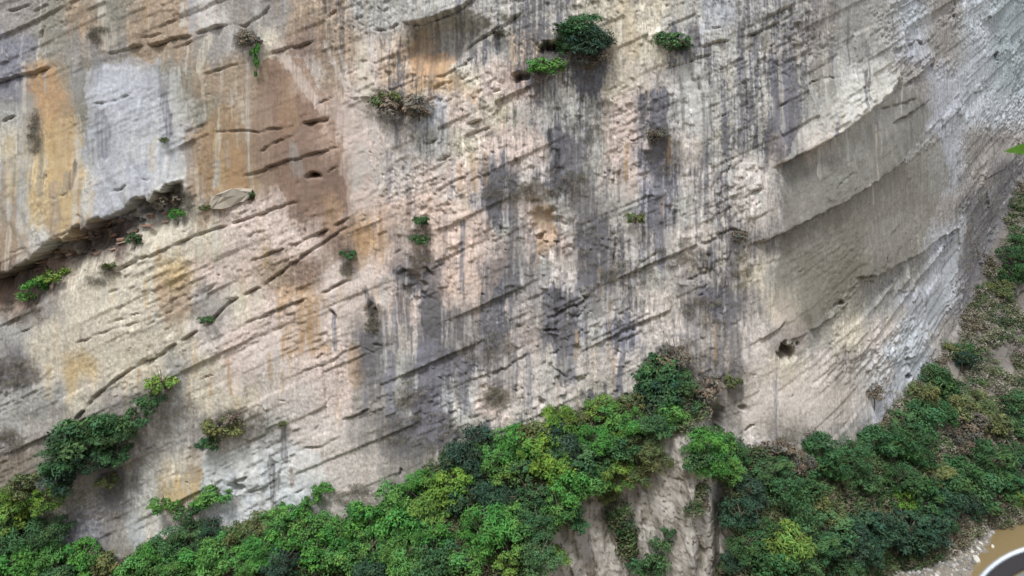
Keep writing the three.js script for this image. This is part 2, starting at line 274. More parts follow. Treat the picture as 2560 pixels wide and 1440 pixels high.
function cliffZ(x, y) {
  const out = slopeOut(x, y), cover = smooth(0.6, 4, out) * (1 - 0.85 * BARE(x, y));
  const low = LOWCLIFF(x, y), soil = 0.5 * fbm(x * 0.16, y * 0.16, 4) + 0.25 * ridged(x * 0.3, y * 0.07, 3);
  const lowRock = 0.6 * fbm(x * 0.3 + 5, y * 0.2, 4) + 0.25 * ridged(x * 0.5, y * 0.12, 3) + 0.2 * fbm(x * 1.0, y * 0.7, 3) + 0.6 * beds(y * 0.5, x + 0.25 * y + 0.6 * noise(y * 0.2, x * 0.2), 0.45, 0.3, 30, 0.9) + 0.32 * beds(y * 0.7, x + 0.2 * y, 1.1, 0.5, 70, 0.9) + 0.14 * beds(x, y * 0.9 - 0.3 * x, 2.2, 1.6, 110, 0.9);
  return -wallDepth(x) + out + mix(reliefAt(x, y), mix(soil * 1.6, lowRock, low), cover);
}
function meet(px, py) {               // where the line of sight of a survey picture point meets the land
  const dx = (px - 1280) / FOCAL, dy = (HORIZON - py) / FOCAL;
  let a = 60; for (let t = 60; t < 420; t += 0.5) { if (-t <= cliffZ(dx * t, EYE + dy * t)) { let lo = a, hi = t; for (let n = 0; n < 12; n++) { const m = (lo + hi) / 2; if (-m <= cliffZ(dx * m, EYE + dy * m)) hi = m; else lo = m; } return [dx * hi, EYE + dy * hi, -hi]; } a = t; }
  return [dx * 300, EYE + dy * 300, -300];
}

// ---------------------------------------------------------------- colour of the rock: minerals, stains and lichen, with some painted haze at upper right
const PALETTE = { G: [160, 158, 152], g: [140, 136, 122], b: [168, 172, 182], B: [124, 124, 138], w: [196, 195, 189], c: [202, 191, 168], y: [200, 170, 116], o: [190, 146, 98], t: [166, 141, 114], r: [150, 122, 105], p: [208, 186, 173], P: [201, 190, 182], d: [112, 109, 112], D: [110, 92, 84], m: [150, 143, 136], n: [146, 144, 138], u: [176, 184, 192], T: [148, 162, 167], v: [142, 137, 124], e: [132, 118, 102] };  // T: teal of the upper right, partly haze painted into the rock
for (const c of Object.values(PALETTE)) { const l = 0.3 * c[0] + 0.55 * c[1] + 0.15 * c[2]; for (let n = 0; n < 3; n++) c[n] = (l + (c[n] - l) * 0.68); }
const SURVEY = [
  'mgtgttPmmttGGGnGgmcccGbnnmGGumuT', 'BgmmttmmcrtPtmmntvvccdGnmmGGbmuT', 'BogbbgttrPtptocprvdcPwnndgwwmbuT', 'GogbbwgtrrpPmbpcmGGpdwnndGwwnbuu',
  'cybbwbttrrppPGcppdGpdPgndpwnnbmm', 'GycbbwtorrrPPppdPdGpBmmPnnnnnbmd', 'GycbGgtpprrpppPdpGmwBGmPmnnnnmdd', 'twDDcccpppromppGppdmmPmmnngnnbdd',
  'DrcccypptrppddpdGPdmGPmcnggnnbdv', 'rmccctmcpopppdPdPdGmPmdmcggnbbdd', 'GcccccPppopdPdPdpdGBPPmPmncPumdv', 'dcyccGcpPppdGddPPGPPvmmPcPmuuvdd',
  'GGcmvGccPPpmGBwpPPvvvvmPPPPbmvvv', 'GmvvmGmmGPPmddvvvvvvvemPmPmvvvvv', 'evmdGcwwuPPPmvvvvvvvevvdvvvvvvvv', 'vvmdwyuuuuPPvvvvvvvPmmPvvvvvvvvv',
  'vvBmwPwuPPvvvvvvvvPPPmPvvvvvvvee', 'vGdvvvvvvvvvvvvvvPPPPPPvvvvveeee'];
// places of the survey points on the wall: one upright row of heights for each column
const COLX = [...Array(32)].map((_, c) => at(c * 80 + 40, 700)[0]);
const ROWY = COLX.map((x, c) => SURVEY.map((_, r) => at(c * 80 + 40, r * 80 + 40)[1]));
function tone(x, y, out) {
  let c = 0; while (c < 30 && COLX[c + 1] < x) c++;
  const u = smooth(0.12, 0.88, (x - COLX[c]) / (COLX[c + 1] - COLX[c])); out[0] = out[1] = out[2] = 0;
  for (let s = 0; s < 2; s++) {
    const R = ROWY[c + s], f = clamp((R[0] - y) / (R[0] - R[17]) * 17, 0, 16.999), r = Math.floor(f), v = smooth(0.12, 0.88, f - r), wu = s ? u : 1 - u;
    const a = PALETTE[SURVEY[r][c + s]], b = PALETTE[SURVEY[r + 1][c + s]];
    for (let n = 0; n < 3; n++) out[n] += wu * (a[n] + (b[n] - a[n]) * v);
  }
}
function seeps(x, y, freq, length, seed) {
  const w = x * freq + 0.6 * noise(x * freq * 0.5 + seed, y * 0.06) + 0.12 * noise(y * 0.9, x + seed), c = Math.floor(w), fu = w - c, h0 = PERM[(c + 2000 + seed) & 255], t = y / (length * (0.6 + 1.2 * VAL[h0])) + 9 * VAL[h0 ^ 55], n = Math.floor(t), f = t - n, h = PERM[(h0 + n + 800) & 255], a = VAL[h], wide = 0.35 + 0.6 * VAL[h ^ 21], cut = 0.35 + 0.6 * VAL[h ^ 99];
  if (f > cut) return 0; const g = f / cut, e = Math.abs(2 * fu - 1) / (wide * (1.15 - 0.5 * g * 0 - 0.35 * (1 - g)));
  return e > 1 ? 0 : (a > 0.45 ? (a - 0.45) / 0.55 : 0) * Math.min(1, 2.5 * (1 - e)) * Math.min(1, 1.8 * g) * smooth(1, 0.95, g);
}
const TW = 2640, TH = 1270, SPLIT = 1740, tex = new Float32Array(TW * TH * 3);
const TX = (GW - 1) * CELL / TW, TY = (GH - 1) * CELL / TH;
{ const o = [0, 0, 0];
  for (let j = 0; j < TH; j++) for (let i = 0; i < TW; i++) {
    const x = X0 + (i + 0.5) * TX, y = Y0 + (j + 0.5) * TY;
    // ragged edges: drawn out upright, as water runs
    const a = noise(x * 0.45, y * 0.07) + 0.6 * noise(x * 1.4, y * 0.16) + 0.35 * noise(x * 3.1, y * 0.45), b = fbm(x * 0.18 + 60, y * 0.18, 4);
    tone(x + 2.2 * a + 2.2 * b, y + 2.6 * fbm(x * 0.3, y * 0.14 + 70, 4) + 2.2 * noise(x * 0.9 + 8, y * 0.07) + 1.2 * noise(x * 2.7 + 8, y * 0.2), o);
    { // dark lichen and pale lime run down side by side
      const l = (o[0] + o[1] + o[2]) / 3, D = clamp((178 - l) / 74), w = flute(x, y) * mix(0.78, 0.3, smooth(50, 70, x)), n = 0.7 * noise(x * 0.5 + 2, y * 0.045) + 1.0 * noise(x * 1.5, y * 0.07 + 9) + 0.5 * noise(x * 3.2, y * 0.13) + 0.45 * fbm(x * 0.7, y * 0.5, 3), m = smooth(-0.38, 0.38, n + 0.5 * noise(x * 1.9 + 3, y * 1.2) + 0.35 * noise(x * 4.3, y * 3.1) - 1.15 * (1 - 2 * D)), g = Math.max(1, 178 / l);
      for (let c = 0; c < 3; c++) o[c] = mix(o[c], mix(o[c] * g, [104, 104, 111][c], m), w);
    }
    const streak = noise(x * 1.5 + 0.05 * y, y * 0.045) + 0.7 * noise(x * 4.2, y * 0.12), grain = fbm(x * 1.7, y * 1.5, 3), fine = noise(x * 6.1, y * 5.3);
    const fl = flute(x, y), pale = smooth(0.18, 0.6, streak) * (0.35 + 0.65 * fl), dark = smooth(0.2, 0.65, -streak) * (0.3 + 0.7 * fl) * smooth(-0.3, 0.3, noise(x * 0.06, y * 0.05 + 3));
    const mott = noise(x * 0.9 + 3, y * 0.5) + 0.7 * noise(x * 2.4, y * 1.1 + 5) + 0.4 * noise(x * 5.2, y * 2.6), slick = smooth(0.1, 0.5, noise(x * 2.6 + 0.1 * y, y * 0.08 + 20) + 0.4 * noise(x * 6, y * 0.3));
    const dash = smooth(0.32, 0.52, noise(x * 2.3 + 8, y * 0.75) + 0.35 * noise(x * 5.1, y * 2.2)) * mix(0.35, 1, fl), speck = smooth(0.36, 0.55, noise(x * 2.9 - 8, y * 2.0) + 0.4 * noise(x * 6.3, y * 4.4));
    const wet = smooth(-0.2, 0.3, noise(x * 0.07 + 9, y * 0.06)), wet2 = smooth(-0.12, 0.3, noise(x * 0.08 - 9, y * 0.05 + 30) + 0.3 * noise(x * 0.3, y * 0.2));
    let f = 1 + 0.16 * grain + 0.2 * fine - 0.24 * dash + 0.17 * speck + 0.06 * pale - 0.10 * dark + mix(0.07, 0.18, fl) * mott + 0.05 * slick
      + mix(0.12, 0.22, fl) * wet * (seeps(x, y, 0.8, 7, 0) + 0.7 * seeps(x, y, 1.9, 4, 60)) - mix(0.12, 0.34, fl) * wet2 * (seeps(x, y, 0.6, 9, 120) + 0.6 * seeps(x, y, 1.5, 5, 180));
    const rust = smooth(0.15, 0.6, noise(x * 0.5 + 30, y * 0.06) + 0.5 * noise(x * 2.2, y * 0.1)) * 0.22 * (1 - smooth(30, 60, x));
    const lich = smooth(0.28, 0.5, fbm(x * 0.55 + 11, y * 0.42, 4)) * 0.35 * (0.2 + 0.8 * fl), white = smooth(0.42, 0.6, fbm(x * 0.9 - 40, y * 0.7, 3)) * 0.4;
    const k = (j * TW + i) * 3;
    for (let n = 0; n < 3; n++) { let v = o[n] * f; v = mix(v, v * [1.06, 0.94, 0.76][n], rust); v = mix(v, [96, 94, 96][n], lich); v = mix(v, [214, 210, 200][n], white); tex[k + n] = v; }
  } }
// larger panels with an outline of their own: [colour, strength, outline]
const AREAS = [
  [[150, 124, 106], .72, [[655, 150], [760, 150], [800, 220], [850, 292], [868, 380], [882, 470], [870, 525], [770, 545], [700, 472], [645, 455], [628, 330], [640, 250]]],
  [[172, 142, 108], .6, [[480, 335], [560, 250], [640, 330], [640, 462], [560, 480], [482, 500]]],
  [[184, 187, 194], .6, [[222, 180], [330, 140], [440, 190], [452, 440], [330, 505], [250, 532], [228, 330]]],
  [[196, 164, 112], .55, [[130, 290], [205, 290], [215, 420], [208, 560], [140, 582], [130, 430]]],
  [[206, 208, 208], .6, [[510, 1150], [600, 1130], [720, 1110], [800, 1130], [820, 1200], [760, 1260], [600, 1312], [500, 1290]]],
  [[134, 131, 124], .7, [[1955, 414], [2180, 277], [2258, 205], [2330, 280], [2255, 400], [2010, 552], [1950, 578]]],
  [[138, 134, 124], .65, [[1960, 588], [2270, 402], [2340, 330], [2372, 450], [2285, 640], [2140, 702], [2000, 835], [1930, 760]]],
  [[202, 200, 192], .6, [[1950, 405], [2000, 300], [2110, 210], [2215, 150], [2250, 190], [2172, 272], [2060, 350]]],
  [[194, 186, 178], .5, [[1850, 1060], [1880, 900], [2000, 930], [2200, 880], [2250, 930], [2150, 1040], [1900, 1090]]],
  [[208, 184, 170], .5, [[930, 520], [1050, 480], [1200, 520], [1280, 640], [1200, 800], [1100, 760], [1000, 660], [940, 700]]],
  [[150, 147, 138], .6, [[1010, 75], [1180, 20], [1250, 70], [1140, 150], [1090, 130], [1015, 145]]],
  [[190, 150, 112], .55, [[1015, 140], [1090, 130], [1150, 140], [1100, 190], [1040, 190]]],
  [[202, 192, 186], .5, [[880, 620], [990, 700], [960, 800], [850, 860], [700, 880], [600, 1000], [520, 960], [700, 780]]],
];
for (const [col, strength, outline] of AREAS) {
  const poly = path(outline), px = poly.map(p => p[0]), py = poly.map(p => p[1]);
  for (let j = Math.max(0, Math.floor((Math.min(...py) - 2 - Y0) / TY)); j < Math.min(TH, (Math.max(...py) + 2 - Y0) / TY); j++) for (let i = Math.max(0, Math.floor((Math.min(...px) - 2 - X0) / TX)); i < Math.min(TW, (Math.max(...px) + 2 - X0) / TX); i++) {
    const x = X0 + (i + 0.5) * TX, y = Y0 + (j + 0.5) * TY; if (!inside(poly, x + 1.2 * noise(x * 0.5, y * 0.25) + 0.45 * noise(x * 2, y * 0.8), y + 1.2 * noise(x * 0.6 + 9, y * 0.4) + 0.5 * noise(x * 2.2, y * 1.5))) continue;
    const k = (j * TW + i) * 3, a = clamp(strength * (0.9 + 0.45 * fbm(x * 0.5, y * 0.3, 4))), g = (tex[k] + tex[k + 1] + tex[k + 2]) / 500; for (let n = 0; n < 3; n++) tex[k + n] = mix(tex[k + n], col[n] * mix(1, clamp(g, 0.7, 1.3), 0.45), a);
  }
}
// single stains: [colour, strength, half width, x, y, x, y ...] run down the face
const RUNS = [
  ['c', .8, 15, 255, 0, 262, 105], ['c', .6, 5, 285, 60, 288, 125], ['w', .8, 7, 500, 5, 506, 62], ['w', .7, 6, 455, 10, 458, 60], ['w', .8, 7, 522, -5, 524, 66], ['w', .7, 5, 555, 20, 560, 62], ['b', .7, 8, 480, 0, 482, 70],
  ['w', .6, 9, 640, 0, 645, 40], ['c', .8, 10, 520, 98, 500, 165], ['c', .6, 4, 504, 160, 515, 300], ['w', .95, 6, 621, 165, 620, 240, 622, 345], ['c', .8, 5, 600, 240, 612, 305], ['c', .5, 4, 590, 170, 592, 240], ['c', .5, 4, 555, 150, 556, 230],
  ['p', .9, 13, 700, 130, 745, 190, 800, 262, 850, 300], ['p', .85, 20, 850, 285, 880, 330, 900, 400, 925, 490], ['P', .8, 12, 890, 250, 925, 300, 950, 380], ['t', .6, 46, 640, 230, 650, 420], ['r', .5, 60, 760, 400, 800, 470], ['r', .5, 30, 820, 250, 840, 290], ['P', .8, 6, 812, 105, 845, 180, 890, 262], ['P', .7, 5, 850, 130, 880, 220, 905, 270], ['c', .8, 18, 905, 125, 925, 240], ['p', .7, 40, 880, 290, 900, 480], ['w', .5, 22, 905, 390, 895, 440],
  ['u', .8, 5, 388, 185, 400, 300], ['B', .7, 10, 408, 235, 425, 330], ['w', .7, 16, 440, 190, 452, 440], ['B', .65, 18, 262, 300, 268, 370], ['u', .6, 8, 240, 320, 242, 430], ['b', .5, 10, 320, 230, 325, 330],
  ['o', .75, 28, 168, 270, 165, 420], ['y', .75, 30, 170, 330, 168, 570], ['t', .7, 14, 150, 470, 152, 592], ['c', .7, 8, 205, 300, 202, 560], ['o', .5, 5, 210, 480, 212, 530], ['G', .7, 20, 78, 260, 62, 480], ['g', .7, 9, 106, 285, 116, 480], ['w', .5, 18, 70, 480, 66, 650],
  ['t', .8, 7, 18, 420, 20, 690], ['c', .8, 5, 33, 430, 30, 670], ['t', .7, 6, 46, 440, 44, 650], ['y', .5, 18, 30, 370, 40, 480], ['D', .6, 9, 197, 415, 190, 460], ['g', .6, 7, 180, 440, 176, 475], ['B', .5, 14, 200, 185, 205, 235], ['B', .4, 14, 245, 160, 240, 200],
  ['o', .8, 22, 585, 395, 588, 472], ['c', .7, 8, 548, 325, 540, 450], ['t', .7, 16, 470, 350, 478, 480], ['c', .6, 5, 488, 430, 496, 520], ['y', .6, 10, 552, 390, 550, 470], ['o', .35, 26, 720, 230, 722, 300], ['o', .5, 26, 826, 515, 832, 545], ['o', .5, 34, 110, 200, 128, 245],
  ['G', .6, 16, 735, 375, 745, 420], ['o', .5, 40, 1060, 130, 1080, 165], ['o', .4, 18, 1140, 210, 1180, 235],
  ['d', .8, 8, 1000, 680, 1003, 800], ['d', .85, 14, 1070, 680, 1078, 770], ['d', .8, 24, 1080, 760, 1082, 900], ['B', .8, 28, 1070, 880, 1076, 1065], ['d', .8, 12, 928, 760, 948, 868], ['d', .7, 7, 914, 722, 930, 790], ['d', .75, 8, 924, 850, 930, 985], ['B', .85, 13, 974, 895, 978, 1035], ['B', .75, 5, 833, 780, 838, 866],
  ['d', .7, 17, 1140, 790, 1152, 985], ['B', .6, 14, 1158, 920, 1162, 1015], ['d', .6, 50, 1180, 830, 1250, 915], ['d', .8, 12, 1282, 430, 1286, 645], ['w', .7, 4, 1266, 455, 1268, 610], ['w', .7, 4, 1300, 450, 1302, 620], ['d', .8, 20, 1424, 770, 1410, 930], ['B', .6, 12, 1432, 860, 1430, 945],
  ['d', .55, 55, 1480, 560, 1500, 720], ['B', .85, 7, 1564, 785, 1556, 900, 1545, 985], ['B', .85, 13, 1640, 430, 1654, 660], ['d', .6, 14, 1640, 280, 1640, 390], ['d', .7, 18, 1832, 560, 1840, 980], ['d', .5, 30, 1720, 720, 1740, 810], ['B', .7, 11, 1962, 170, 1955, 340], ['d', .65, 8, 1940, 250, 1912, 420], ['d', .6, 8, 1990, 40, 1990, 120],
  ['d', .5, 28, 1220, 430, 1240, 500], ['d', .55, 36, 1440, 420, 1460, 500], ['d', .45, 60, 1300, 640, 1330, 800], ['w', .8, 8, 1345, 490, 1375, 500], ['w', .6, 10, 1420, 575, 1430, 590], ['o', .6, 26, 1362, 545, 1368, 600], ['o', .45, 9, 1185, 395, 1188, 470], ['o', .4, 7, 1215, 390, 1213, 450], ['o', .4, 6, 1150, 410, 1150, 470],
  ['o', .7, 5, 752, 735, 754, 870], ['o', .7, 6, 773, 735, 776, 890], ['o', .5, 5, 792, 740, 795, 840], ['o', .45, 24, 905, 560, 902, 640], ['o', .5, 20, 885, 890, 890, 945], ['o', .7, 4, 568, 905, 576, 985], ['o', .4, 14, 400, 700, 405, 745], ['y', .6, 5, 365, 700, 368, 760], ['y', .4, 8, 120, 920, 125, 990], ['y', .4, 7, 172, 930, 176, 1000],
  ['y', .9, 11, 492, 1185, 490, 1232], ['y', .7, 16, 455, 1225, 445, 1262], ['t', .5, 20, 480, 1150, 485, 1180], ['d', .75, 10, 674, 1165, 682, 1290], ['d', .65, 7, 706, 1080, 708, 1150], ['r', .5, 7, 725, 1180, 727, 1210], ['d', .6, 16, 265, 1120, 270, 1330], ['w', .7, 9, 152, 1380, 150, 1440], ['u', .6, 20, 330, 1310, 345, 1350], ['u', .5, 30, 530, 1160, 560, 1200], ['w', .7, 6, 860, 1235, 860, 1262],
  ['d', .5, 2.5, 2382, 575, 2386, 790], ['d', .5, 2.5, 2396, 570, 2402, 790], ['d', .45, 2.5, 2410, 575, 2412, 740], ['u', .8, 26, 2405, 560, 2380, 700, 2340, 800], ['u', .7, 34, 2330, 780, 2260, 930], ['c', .5, 18, 2260, 780, 2230, 800], ['p', .4, 30, 1950, 790, 2000, 830], ['p', .4, 20, 1935, 360, 1940, 400],
  ['w', .7, 5, 1790, 120, 1802, 150], ['w', .7, 10, 1700, 150, 1715, 210], ['c', .5, 6, 1950, 150, 1950, 320], ['w', .4, 5, 2020, 130, 2025, 280], ['w', .45, 5, 2065, 120, 2060, 260], ['w', .5, 6, 1786, 200, 1788, 250], ['w', .6, 22, 1725, 190, 1760, 280], ['w', .5, 20, 1750, 300, 1800, 400], ['w', .6, 14, 1880, 470, 1900, 495], ['w', .5, 20, 1550, 480, 1570, 520],
  ['y', .35, 22, 1560, 10, 1580, 120], ['p', .45, 22, 1560, 330, 1565, 480], ['p', .35, 18, 1570, 170, 1575, 320], ['d', .4, 24, 1000, 1060, 1040, 1140], ['d', .5, 26, 960, 1060, 980, 1120], ['G', .7, 12, 0, 880, 60, 960], ['d', .5, 24, 20, 920, 60, 950], ['m', .6, 22, 60, 800, 110, 770], ['d', .6, 14, 15, 1085, 30, 1120],
];
{ const r = rng(616), pick = a => a[Math.floor(r() * a.length)];   // the many narrow runs, zone by zone
  for (const [n, x0, x1, y0, y1, l0, l1, keys] of [[95, 950, 1900, 240, 900, 50, 210, 'BdBddwwwo'], [60, 1650, 2260, -20, 330, 50, 200, 'wwcdBwg'], [60, 0, 640, -20, 520, 50, 170, 'cwtygcwb'], [30, 250, 900, 560, 960, 40, 120, 'yocwo'], [36, 900, 1650, 700, 980, 60, 200, 'BdBwd'], [24, 440, 860, 1100, 1290, 30, 90, 'wuwdm'], [22, 1640, 1950, 480, 960, 60, 220, 'ddwB']])
    for (let i = 0; i < n; i++) { const x = mix(x0, x1, r()), y = mix(y0, y1, r()), l = mix(l0, l1, r() * r()), d = (r() - 0.5) * 10; RUNS.push([pick(keys), 0.35 + 0.4 * r(), 2 + 6 * r() * r(), x, y, x + d * 0.5, y + l * 0.5, x + d, y + l]); } }
for (const [key, strength, half, ...c] of RUNS) {
  const col = PALETTE[key], pts = []; for (let n = 0; n < c.length; n += 2) pts.push(at(c[n], c[n + 1]));
  const s = wallDepth(pts[0][0]) / FOCAL, w = half * s, xs = pts.map(p => p[0]), ys = pts.map(p => p[1]), R = w * 2.4 + 2.5;
  const seed = pts[0][0] * 3.7 + pts[0][1];
  for (let j = Math.max(0, Math.floor((Math.min(...ys) - R - Y0) / TY)); j < Math.min(TH, (Math.max(...ys) + R - Y0) / TY); j++) for (let i = Math.max(0, Math.floor((Math.min(...xs) - R - X0) / TX)); i < Math.min(TW, (Math.max(...xs) + R - X0) / TX); i++) {
    const x0 = X0 + (i + 0.5) * TX, y0 = Y0 + (j + 0.5) * TY;
    const x = x0 + w * 0.7 * noise(x0 * 0.8 + seed, y0 * 0.25) + 0.35 * noise(x0 * 2.6, y0 * 0.5), y = y0 + 1.1 * noise(x0 * 1.2, y0 * 0.3 + seed);
    let best = 1e9; for (let n = 1; n < pts.length; n++) { const [ax, ay] = pts[n - 1], bx = pts[n][0] - ax, by = pts[n][1] - ay, t = clamp(((x - ax) * bx + (y - ay) * by) / (bx * bx + by * by)); best = Math.min(best, Math.hypot((x - ax - t * bx), (y - ay - t * by) * (t === 0 || t === 1 ? 0.6 : 1))); }
    const broken = 0.74 + 0.8 * noise(x0 * 2.4 + seed, y0 * 0.16) + 0.35 * fbm(x0 * 1.1, y0 * 0.8 + seed, 3), a = clamp(strength * broken * (1 - smooth(0.72 * w, 1.06 * w + 0.1, best)) * 1.1);
    if (a > 0) { const k = (j * TW + i) * 3, g = 1 + 0.1 * noise(x0 * 5, y0 * 4); for (let n = 0; n < 3; n++) tex[k + n] = mix(tex[k + n], col[n] * g, a); }
  }
}
const rockMap = new Uint8Array(TW * TH * 4);
for (let j = 0; j < TH; j++) for (let i = 0; i < TW; i++) {
  const x = X0 + (i + 0.5) * TX, y = Y0 + (j + 0.5) * TY, k = j * TW + i, cover = smooth(0.4, 2.5, slopeOut(x, y) + 1.2 * noise(x * 0.5, y * 0.5)) * (1 - BARE(x, y)), low = LOWCLIFF(x, y) * 0.95;
  const n1 = fbm(x * 0.35, y * 0.3, 4), n2 = noise(x * 3, y * 2.2) + 0.6 * noise(x * 6.5, y * 5);
  const moss = smooth(0.05, 0.45, fbm(x * 0.3 + 40, y * 0.16, 4)), st = smooth(0.1, 0.6, noise(x * 1.2, y * 0.15));
  const spot = 1 - 0.4 * smooth(0.3, 0.5, noise(x * 1.6, y * 1.1) + 0.5 * noise(x * 4, y * 3)), rk = smooth(80, 92, x), soilC = [mix(118, 146, rk) + 26 * n1 + 14 * n2, mix(108, 138, rk) + 22 * n1 + 13 * n2, mix(90, 128, rk) + 16 * n1 + 11 * n2], lowC = [mix(178, 122, moss * 0.8) * (1 + 0.1 * n2 - 0.12 * st), mix(173, 116, moss * 0.8) * (1 + 0.1 * n2 - 0.12 * st), mix(166, 106, moss * 0.8) * (1 + 0.1 * n2 - 0.1 * st)];
  const bare = BARE(x, y) * smooth(0.4, 2.5, slopeOut(x, y) + 1.5 * noise(x * 0.4, y * 0.3)) * 0.8, shadedRock = [112, 106, 99];  // dark rock tone, lowered to paint shade into the right slope
  for (let n = 0; n < 3; n++) rockMap[k * 4 + n] = clamp(mix(mix(tex[k * 3 + n], shadedRock[n] * (1 + 0.22 * n1 + 0.14 * n2), bare), mix(soilC[n], lowC[n] * spot, low), cover), 0, 255);
  rockMap[k * 4 + 3] = 255;
}
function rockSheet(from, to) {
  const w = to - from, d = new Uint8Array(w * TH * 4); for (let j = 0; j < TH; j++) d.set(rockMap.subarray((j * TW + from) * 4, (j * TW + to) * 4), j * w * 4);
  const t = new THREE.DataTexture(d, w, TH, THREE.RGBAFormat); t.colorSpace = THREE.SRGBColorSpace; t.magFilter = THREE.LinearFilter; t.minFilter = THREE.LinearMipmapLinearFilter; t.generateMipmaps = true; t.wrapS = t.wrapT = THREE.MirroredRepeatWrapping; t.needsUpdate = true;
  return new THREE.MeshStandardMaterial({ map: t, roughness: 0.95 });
}
const xs = [], ys = [];
{ const margin = [120, 84, 60, 44, 32, 24, 18, 13, 9, 6, 4, 2.5, 1.4, 0.7];
  for (const m of margin) xs.push(-106 - m); for (let x = -106; x < 62; x += 0.225) xs.push(x); for (let x = 62; x < 188; x += 0.34) xs.push(x); for (const m of [...margin].reverse()) xs.push(188 + m);
  ys.push(-14, -10, -7.5); for (let y = -6; y < 138; y += 0.225) ys.push(y); for (const m of [...margin].reverse().slice(0, 11)) ys.push(138 + m); }
{ const W = xs.length, H = ys.length, pos = new Float32Array(W * H * 3), idx = new Uint32Array((W - 1) * (H - 1) * 6);
  for (let j = 0, k = 0; j < H; j++) for (let i = 0; i < W; i++, k++) { const x = xs[i], y = ys[j]; pos[k * 3] = x; pos[k * 3 + 1] = y; pos[k * 3 + 2] = cliffZ(x, y); }
  for (let j = 0, n = 0; j < H - 1; j++) for (let i = 0; i < W - 1; i++) { const a = j * W + i; idx[n++] = a; idx[n++] = a + 1; idx[n++] = a + W; idx[n++] = a + 1; idx[n++] = a + W + 1; idx[n++] = a + W; }
  const whole = new THREE.BufferGeometry(); whole.setAttribute('position', new THREE.BufferAttribute(pos, 3)); whole.setIndex(new THREE.BufferAttribute(idx, 1)); whole.computeVertexNormals();
  const nor = whole.attributes.normal.array, seam = xs.findIndex(x => x > X0 + SPLIT * TX);
  const cliff = structure(new THREE.Group(), 'cliff', 'streaked limestone cliff with slanting beds and overhangs above a wooded slope', 'cliff');
  for (const [a, b, from, to] of [[0, seam, 0, SPLIT], [seam, W - 1, SPLIT, TW]]) {
    const w = b - a + 1, P = new Float32Array(w * H * 3), N = new Float32Array(w * H * 3), U = new Float32Array(w * H * 2), I = new Uint32Array((w - 1) * (H - 1) * 6);
    for (let j = 0, k = 0; j < H; j++) for (let i = a; i <= b; i++, k++) { const o = (j * W + i) * 3; for (let c = 0; c < 3; c++) { P[k * 3 + c] = pos[o + c]; N[k * 3 + c] = nor[o + c]; } U[k * 2] = (xs[i] - X0 - from * TX) / ((to - from) * TX); U[k * 2 + 1] = (ys[j] - Y0) / (TH * TY); }
    for (let j = 0, n = 0; j < H - 1; j++) for (let i = 0; i < w - 1; i++) { const q = j * w + i; I[n++] = q; I[n++] = q + 1; I[n++] = q + w; I[n++] = q + 1; I[n++] = q + w + 1; I[n++] = q + w; }
    const g = new THREE.BufferGeometry(); g.setAttribute('position', new THREE.BufferAttribute(P, 3)); g.setAttribute('normal', new THREE.BufferAttribute(N, 3)); g.setAttribute('uv', new THREE.BufferAttribute(U, 2)); g.setIndex(new THREE.BufferAttribute(I, 1));
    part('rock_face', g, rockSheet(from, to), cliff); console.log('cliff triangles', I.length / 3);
  }
}

// ---------------------------------------------------------------- river bed and river
const WATERLINE = [[-300, -70], [-100, -78], [0, -96], [55, -128], [84, -150], [95.7, -163], [104, -171], [110.6, -179], [118, -182], [142, -187], [190, -210], [320, -300]];
function toWater(x, z) {              // metres from the water's edge, positive on the far bank
  let best = 1e9, sign = 1;
  for (let n = 1; n < WATERLINE.length; n++) { const [ax, az] = WATERLINE[n - 1], bx = WATERLINE[n][0] - ax, bz = WATERLINE[n][1] - az, t = clamp(((x - ax) * bx + (z - az) * bz) / (bx * bx + bz * bz)), ex = x - ax - t * bx, ez = z - az - t * bz, d = ex * ex + ez * ez; if (d < best) { best = d; sign = bx * (z - az) - bz * (x - ax) < 0 ? 1 : -1; } }
  return sign * Math.sqrt(best);
}
const bankY = (x, z) => { const d = toWater(x, z) - 0.8 + 1.0 * noise(x * 0.14, z * 0.14); return clamp(0.075 * d, -2.5, 2.6) + 0.12 * noise(x * 0.5, z * 0.5) + 0.10 * noise(x * 1.7, z * 1.7); };
{ const g = new THREE.PlaneGeometry(1, 1, 260, 200), p = g.attributes.position, uv = g.attributes.uv, col = new Float32Array(p.count * 3);
  for (let i = 0; i < p.count; i++) {
    const x = mix(-250, 300, p.getX(i) + 0.5), z = mix(-50, -330, p.getY(i) + 0.5); p.setXYZ(i, x, bankY(x, z), z); uv.setXY(i, x * 0.25, z * 0.25);
    const v = 0.92 + 0.3 * noise(x * 0.2, z * 0.2) + 0.25 * noise(x * 1.3, z * 1.3); col.set([v, v, v * 0.98], i * 3);
  }
  g.computeVertexNormals(); g.setAttribute('color', new THREE.BufferAttribute(col, 3));
  const n = 256, d = new Uint8Array(n * n * 4); const rr = rng(5);
  for (let i = 0; i < n * n; i++) { const v = 130 + 70 * (rr() - 0.5) + 60 * noise((i % n) * 0.12, Math.floor(i / n) * 0.12); d.set([clamp(v * 1.04, 0, 255), v * 0.98, v * 0.9, 255], i * 4); }
  const t = new THREE.DataTexture(d, n, n); t.colorSpace = THREE.SRGBColorSpace; t.wrapS = t.wrapT = THREE.RepeatWrapping; t.magFilter = THREE.LinearFilter; t.minFilter = THREE.LinearMipmapLinearFilter; t.generateMipmaps = true; t.needsUpdate = true;
  structure(new THREE.Mesh(g, new THREE.MeshStandardMaterial({ map: t, vertexColors: true, roughness: 0.95, side: THREE.DoubleSide })), 'gravel_bank', 'grey gravel bank between the wooded slope and the muddy river', 'gravel bank');
}
